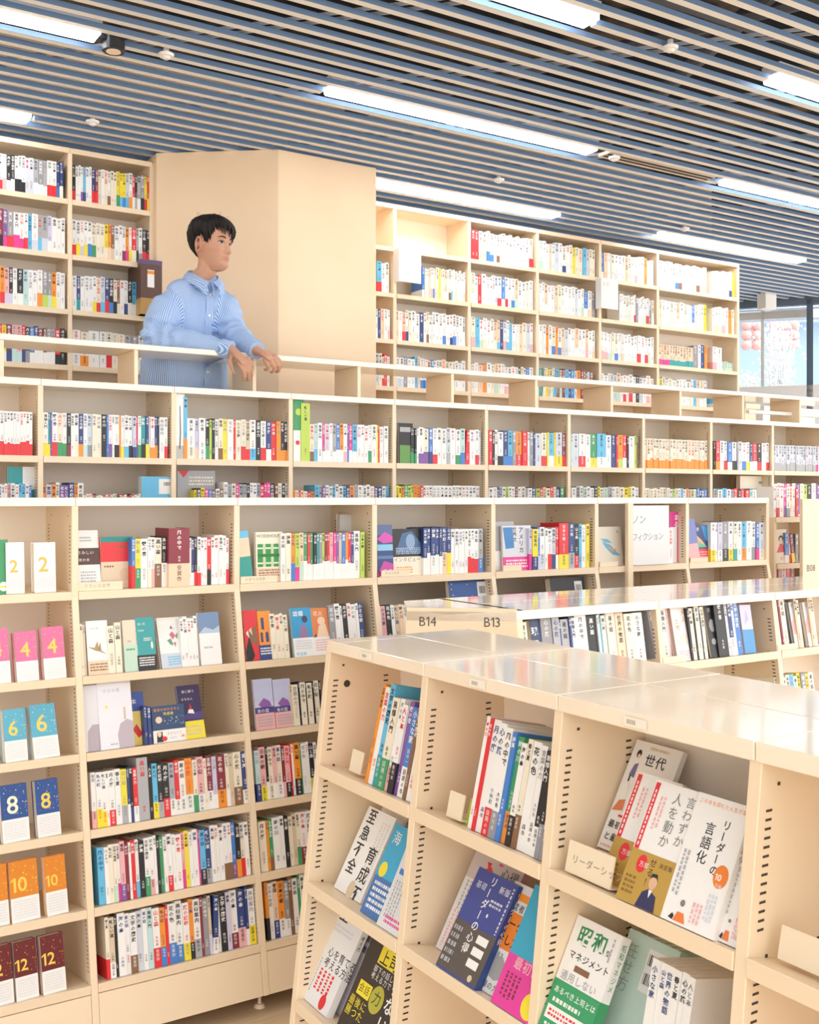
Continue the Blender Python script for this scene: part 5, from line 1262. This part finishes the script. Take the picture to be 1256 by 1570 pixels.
m.tube([Ql(-.021, -.0695), Ql(-.01, -.0675), Ql(0, -.0682), Ql(.01, -.0675), Ql(.021, -.0695)], [.0006, .0012, .0012, .0012, .0006], 6); m.build('mouth', M_eye, person)
# hair: a cap and locks combed forward from the crown
hr = MB()
def zend(th):                                       # how far down the hair reaches around the head (0 = face, +- pi = nape)
    a = abs(th)
    if a < .80: return .050 + .016 * math.sin(-th * 2.0 - .2)
    if a < 1.20: return .052 - (a - .80) / .4 * .050
    if a < 1.42: return .002
    if a < 1.80: return .022
    return .012 - min(1, (a - 1.80) / .5) * .076
nn, mm = 60, 14
vs = []; fs = []
for i in range(mm + 1):
    for k in range(nn):
        th = -PI + 2 * PI * k / nn
        ze = zend(th) + .012
        z = .127 + (ze - .127) * (i / mm) ** 1.0
        off = .002 + .009 * (1 - (i / mm) ** 3)
        p = head_pt(th, min(z, .1255), off, False); p.z += .003 * max(0, (z - .03) / .097)
        vs.append(tuple(HP(p)))
for i in range(mm):
    for k in range(nn):
        fs.append((i * nn + k, i * nn + (k + 1) % nn, (i + 1) * nn + (k + 1) % nn, (i + 1) * nn + k))
fs.append(tuple(range(nn)))
hr.add(vs, fs)
rr = random.Random(11)
for k in range(300):
    th = rr.uniform(-PI, PI); ze = zend(th) - rr.uniform(-.010, .014) - (.018 if abs(th) < .9 and rr.random() < .35 else 0) + (.012 if abs(th) < .9 and rr.random() < .3 else 0)
    sw = rr.uniform(-.10, .10) + (.30 if abs(th) < .9 else 0)
    pts = []
    for i in range(8):
        t = i / 7
        z = .126 + (ze - .126) * t
        off = (.010 + .008 * math.sin(PI * min(1, t * 1.1)) + rr.uniform(-.002, .002)) * (1 - .72 * max(0, t - .55) / .45 * (abs(th) > .85)) - (.004 if t > .85 else 0)
        p = head_pt(th + sw * (t - .3), min(z, .1245), off, False); p.z += .004 * max(0, (z - .03) / .096)
        pts.append(HP(p))
    r = rr.uniform(.0035, .0065)
    hr.tube(pts, [r * .6, r, r * 1.1, r * 1.1, r, r * .85, r * .6, r * .15], 6)
for k in range(10):                                 # a few stray hairs on the crown
    th = rr.uniform(-PI, PI); p0 = head_pt(th, .115, .012, False); p1 = p0 + Vector((rr.uniform(-.02, .03), rr.uniform(-.02, .02), .02))
    hr.tube([HP(p0), HP(p0.lerp(p1, .6) + Vector((0, 0, .004))), HP(p1)], [.0006, .0005, .0002], 5)
hr.build('hair', M_hair, person, smooth=True)

# ---- shirt
sh = MB()
zt = neck0.z
secs = [(2.235, 209, 356, .150, 5.15), (2.32, 213, 352, .145, 5.15), (2.45, 219, 349, .145, 5.14), (2.58, 228, 352, .145, 5.12), (2.68, 238, 354, .14, 5.09), (2.76, 245, 351, .125, 5.07), (zt - .045, 249, 347, .105, 5.05), (zt - .01, 258, 342, .09, 5.04), (zt + .025, 272, 336, .075, 5.035), (zt + .05, 284, 331, .062, 5.03)]
pts = []; rad = []
for z, a, b, dy, Y in secs:
    xa_, xb_ = hitY(a, 763, Y).x, hitY(b, 763, Y).x
    pts.append(Vector(((xa_ + xb_) / 2, Y, z))); rad.append(((xb_ - xa_) / 2 * .97, dy))
# rings made level
vs = []; fs = []; n = 48
for p, (ra, rb) in zip(pts, rad):
    for k in range(n):
        c_, s_ = math.cos(2 * PI * k / n), math.sin(2 * PI * k / n)
        vs.append((p.x + ra * math.copysign(abs(c_) ** .85, c_), p.y + rb * math.copysign(abs(s_) ** .85, s_), p.z))
for i in range(len(pts) - 1):
    for k in range(n): fs.append((i * n + k, i * n + (k + 1) % n, (i + 1) * n + (k + 1) % n, (i + 1) * n + k))
fs.append(tuple(range(n))[::-1]); fs.append(tuple(range((len(pts) - 1) * n, len(pts) * n)))
sh.add(vs, fs)
arms = []
for a, el, wr, k in ((shR, elR, wrR, 1.0), (shL, elL, wrL, .95)):
    el2 = el + Vector((-.012 if k == 1 else .0, .01, .008))
    P_ = [a + Vector((.045 if k == 1 else -.045, 0, .005)), a.lerp(el2, .3), a.lerp(el2, .7), el2, el2.lerp(wr, .22), el2.lerp(wr, .5), el2.lerp(wr, .80), el2.lerp(wr, .97)]
    sh.tube(P_, [.055 * k, .083 * k, .086 * k, .078 * k, .070 * k, .058 * k, .046 * k, .040 * k], 20)
    arms.append(P_)
M_shirt = mat('shirt_stripe', (.6, .7, .9), .75)
ntr = M_shirt.node_tree; pb_ = ntr.nodes['Principled BSDF']
an = ntr.nodes.new('ShaderNodeAttribute'); an.attribute_name = 'stripe'
mu = ntr.nodes.new('ShaderNodeMath'); mu.operation = 'MULTIPLY'; mu.inputs[1].default_value = 1 / .0085
fr2 = ntr.nodes.new('ShaderNodeMath'); fr2.operation = 'FRACT'
gt = ntr.nodes.new('ShaderNodeMath'); gt.operation = 'GREATER_THAN'; gt.inputs[1].default_value = .45
mx = ntr.nodes.new('ShaderNodeMix'); mx.data_type = 'RGBA'
mx.inputs['A'].default_value = (.56, .67, .86, 1); mx.inputs['B'].default_value = (.16, .32, .64, 1)
ntr.links.new(an.outputs['Fac'], mu.inputs[0]); ntr.links.new(mu.outputs[0], fr2.inputs[0]); ntr.links.new(fr2.outputs[0], gt.inputs[0])
ntr.links.new(gt.outputs[0], mx.inputs['Factor']); ntr.links.new(mx.outputs['Result'], pb_.inputs['Base Color'])
shirt = remesh(sh, 'shirt', .006, M_shirt, person, smooth_it=6)
me = shirt.data
N = len(me.vertices)
co = np.empty(N * 3, dtype=np.float32); me.vertices.foreach_get('co', co); co = co.reshape(-1, 3)
no = np.array([v.normal[:] for v in me.vertices], dtype=np.float32)
stripe = np.zeros(N, dtype=np.float32); disp = np.zeros(N, dtype=np.float32)
tcx = np.interp(co[:, 2], [p.z for p in pts], [p.x for p in pts]); tcy = np.interp(co[:, 2], [p.z for p in pts], [p.y for p in pts])
ang = np.arctan2(co[:, 1] - tcy, co[:, 0] - tcx)
stripe[:] = ang * .19
best = np.full(N, .10, dtype=np.float32)
isarm = np.full(N, -1)
armt = np.zeros(N, dtype=np.float32)
for ai, P_ in enumerate(arms):
    for i in range(1, len(P_) - 1):
        A, B = np.array(P_[i]), np.array(P_[i + 1]); AB = B - A
        t = np.clip(((co - A) @ AB) / (AB @ AB), 0, 1); q = A + t[:, None] * AB; dd = np.linalg.norm(co - q, axis=1)
        d_ = AB / np.linalg.norm(AB); e1 = np.cross(d_, (0, 0.3, 1)); e1 /= np.linalg.norm(e1); e2 = np.cross(d_, e1)
        an_ = np.arctan2((co - q) @ e2, (co - q) @ e1)
        mk = dd < best
        best[mk] = dd[mk]; stripe[mk] = an_[mk] * .078 + .001 * i; isarm[mk] = ai; armt[mk] = (i + t[mk])
for i in range(N):
    v = Vector(co[i])
    if isarm[i] >= 0:
        near_el = math.exp(-((armt[i] - 3.2) / 1.3) ** 2)
        disp[i] = (.006 + .014 * near_el) * noise.noise(Vector((v.x * 16, v.y * 16, v.z * 30))) + .009 * near_el * math.sin(armt[i] * 9 + 3 * noise.noise(v * 9))
    else:
        disp[i] = .022 * noise.noise(Vector((v.x * 8, v.y * 8, v.z * 2.6 + v.x * 3))) + .008 * noise.noise(Vector((v.x * 22, v.y * 22, v.z * 8 + v.x * 10)))
co2 = co + no * disp[:, None]
me.vertices.foreach_set('co', co2.astype(np.float32).ravel())
at = me.attributes.new('stripe', 'FLOAT', 'POINT'); at.data.foreach_set('value', stripe)
def cloth(mb, name, parent=shirt):
    o = mb.build(name, M_shirt, parent, smooth=False)
    me = o.data; N = len(me.vertices); c = np.empty(N * 3, dtype=np.float32); me.vertices.foreach_get('co', c); c = c.reshape(-1, 3)
    a = me.attributes.new('stripe', 'FLOAT', 'POINT'); a.data.foreach_set('value', (c @ np.array([1.1, .6, .2], dtype=np.float32)).astype(np.float32)); return o
# collar: a stand round the neck with two falling points
def on_front(px, py, Y0=4.80, Y1=5.06):             # the shirt's front under a pixel
    return None
m = MB()
nbk = HP((0, -.030, -.090)); cc = Vector((pts[-1].x + .006, 5.015, zt + .030))
ring = []
for k in range(33):
    t = -PI / 2 + .16 + (2 * PI - .32) * k / 32          # opens at the front (-y)
    ring.append((math.cos(t), math.sin(t)))
vs = []; fs = []
for j, (r_, dz) in enumerate(((.074, -.035), (.071, .018), (.074, .030), (.088, .012), (.104, -.018))):
    for k, (c_, s_) in enumerate(ring):
        fnt = max(0, -s_) ** 2; bk_ = max(0, s_)
        q = max(0, -s_) ** 8
        vs.append((cc.x + r_ * c_ + (.018 * q * (1 if c_ > 0 else -1) if j >= 3 else 0), cc.y + r_ * 1.0 * s_ - .030 * fnt - .012 * q * (j >= 3), cc.z + dz + .030 * bk_ - (.055 * fnt) - (.035 * q if j == 4 else .012 * q if j == 3 else 0)))
nn = len(ring)
for j in range(4):
    for k in range(nn - 1): fs.append((j * nn + k, j * nn + k + 1, (j + 1) * nn + k + 1, (j + 1) * nn + k))
m.add(vs, fs)
o = cloth(m, 'collar'); sd = o.modifiers.new('thick', 'SOLIDIFY'); sd.thickness = .003
# placket strip and buttons down the front
dgv = bpy.context.evaluated_depsgraph_get(); dgv.update()
def front_at(xw, zw):
    ok, p, nrm_, _ = shirt.ray_cast(Vector((xw, 4.5, zw)), Vector((0, 1, 0)))
    return p if ok else Vector((xw, 5.0, zw))
m = MB(); bt = []
zs_ = [2.25 + .025 * i for i in range(int((zt - .01 - 2.25) / .025))]
xs_ = [hitY(316 + 5 * (2.75 - zz), 763, 5.0).x for zz in zs_]
L_, R_ = [], []
for zz, xx in zip(zs_, xs_):
    a, b = front_at(xx - .017, zz), front_at(xx + .017, zz)
    L_.append((a.x, a.y - .004, a.z)); R_.append((b.x, b.y - .004, b.z))
for i in range(len(zs_) - 1): m.quad(L_[i], R_[i], R_[i + 1], L_[i + 1])
o = cloth(m, 'placket'); sd = o.modifiers.new('thick', 'SOLIDIFY'); sd.thickness = .003
for zz in (2.29, 2.385, 2.56, 2.66, 2.76):
    xx = float(np.interp(zz, zs_, xs_)); p = front_at(xx, zz)
    m = MB(); m.cyl((p.x, p.y - .010, zz), (p.x, p.y - .004, zz), .0065, n=12); m.build('button', M_white, shirt)
for P_, wr in ((arms[0], wrR), (arms[1], wrL)):
    a, b = P_[-2].lerp(P_[-1], .35), P_[-1] + (P_[-1] - P_[-2]).normalized() * .006
    m = MB(); m.tube([a, b, b - (b - a) * .02, a + (b - a) * .5], [.0455, .0435, .036, .036], 24, cap=False); cloth(m, 'cuff')
# trousers
m = MB()
for sx in (-1, 1):
    hip = Vector((tc_(2.1, 5.16) + sx * .075, 5.16, 2.24)); m.tube([hip, hip + Vector((sx * .01, 0, -.14)), hip + Vector((sx * .015, .01, -.52)), hip + Vector((sx * .015, .03, -.885))], [.105, .105, .085, .07], 18)
m.build('trousers', mat('trouser_cloth', (.03, .035, .05), .8), person, smooth=True)

bpy.data.objects.remove(_to)
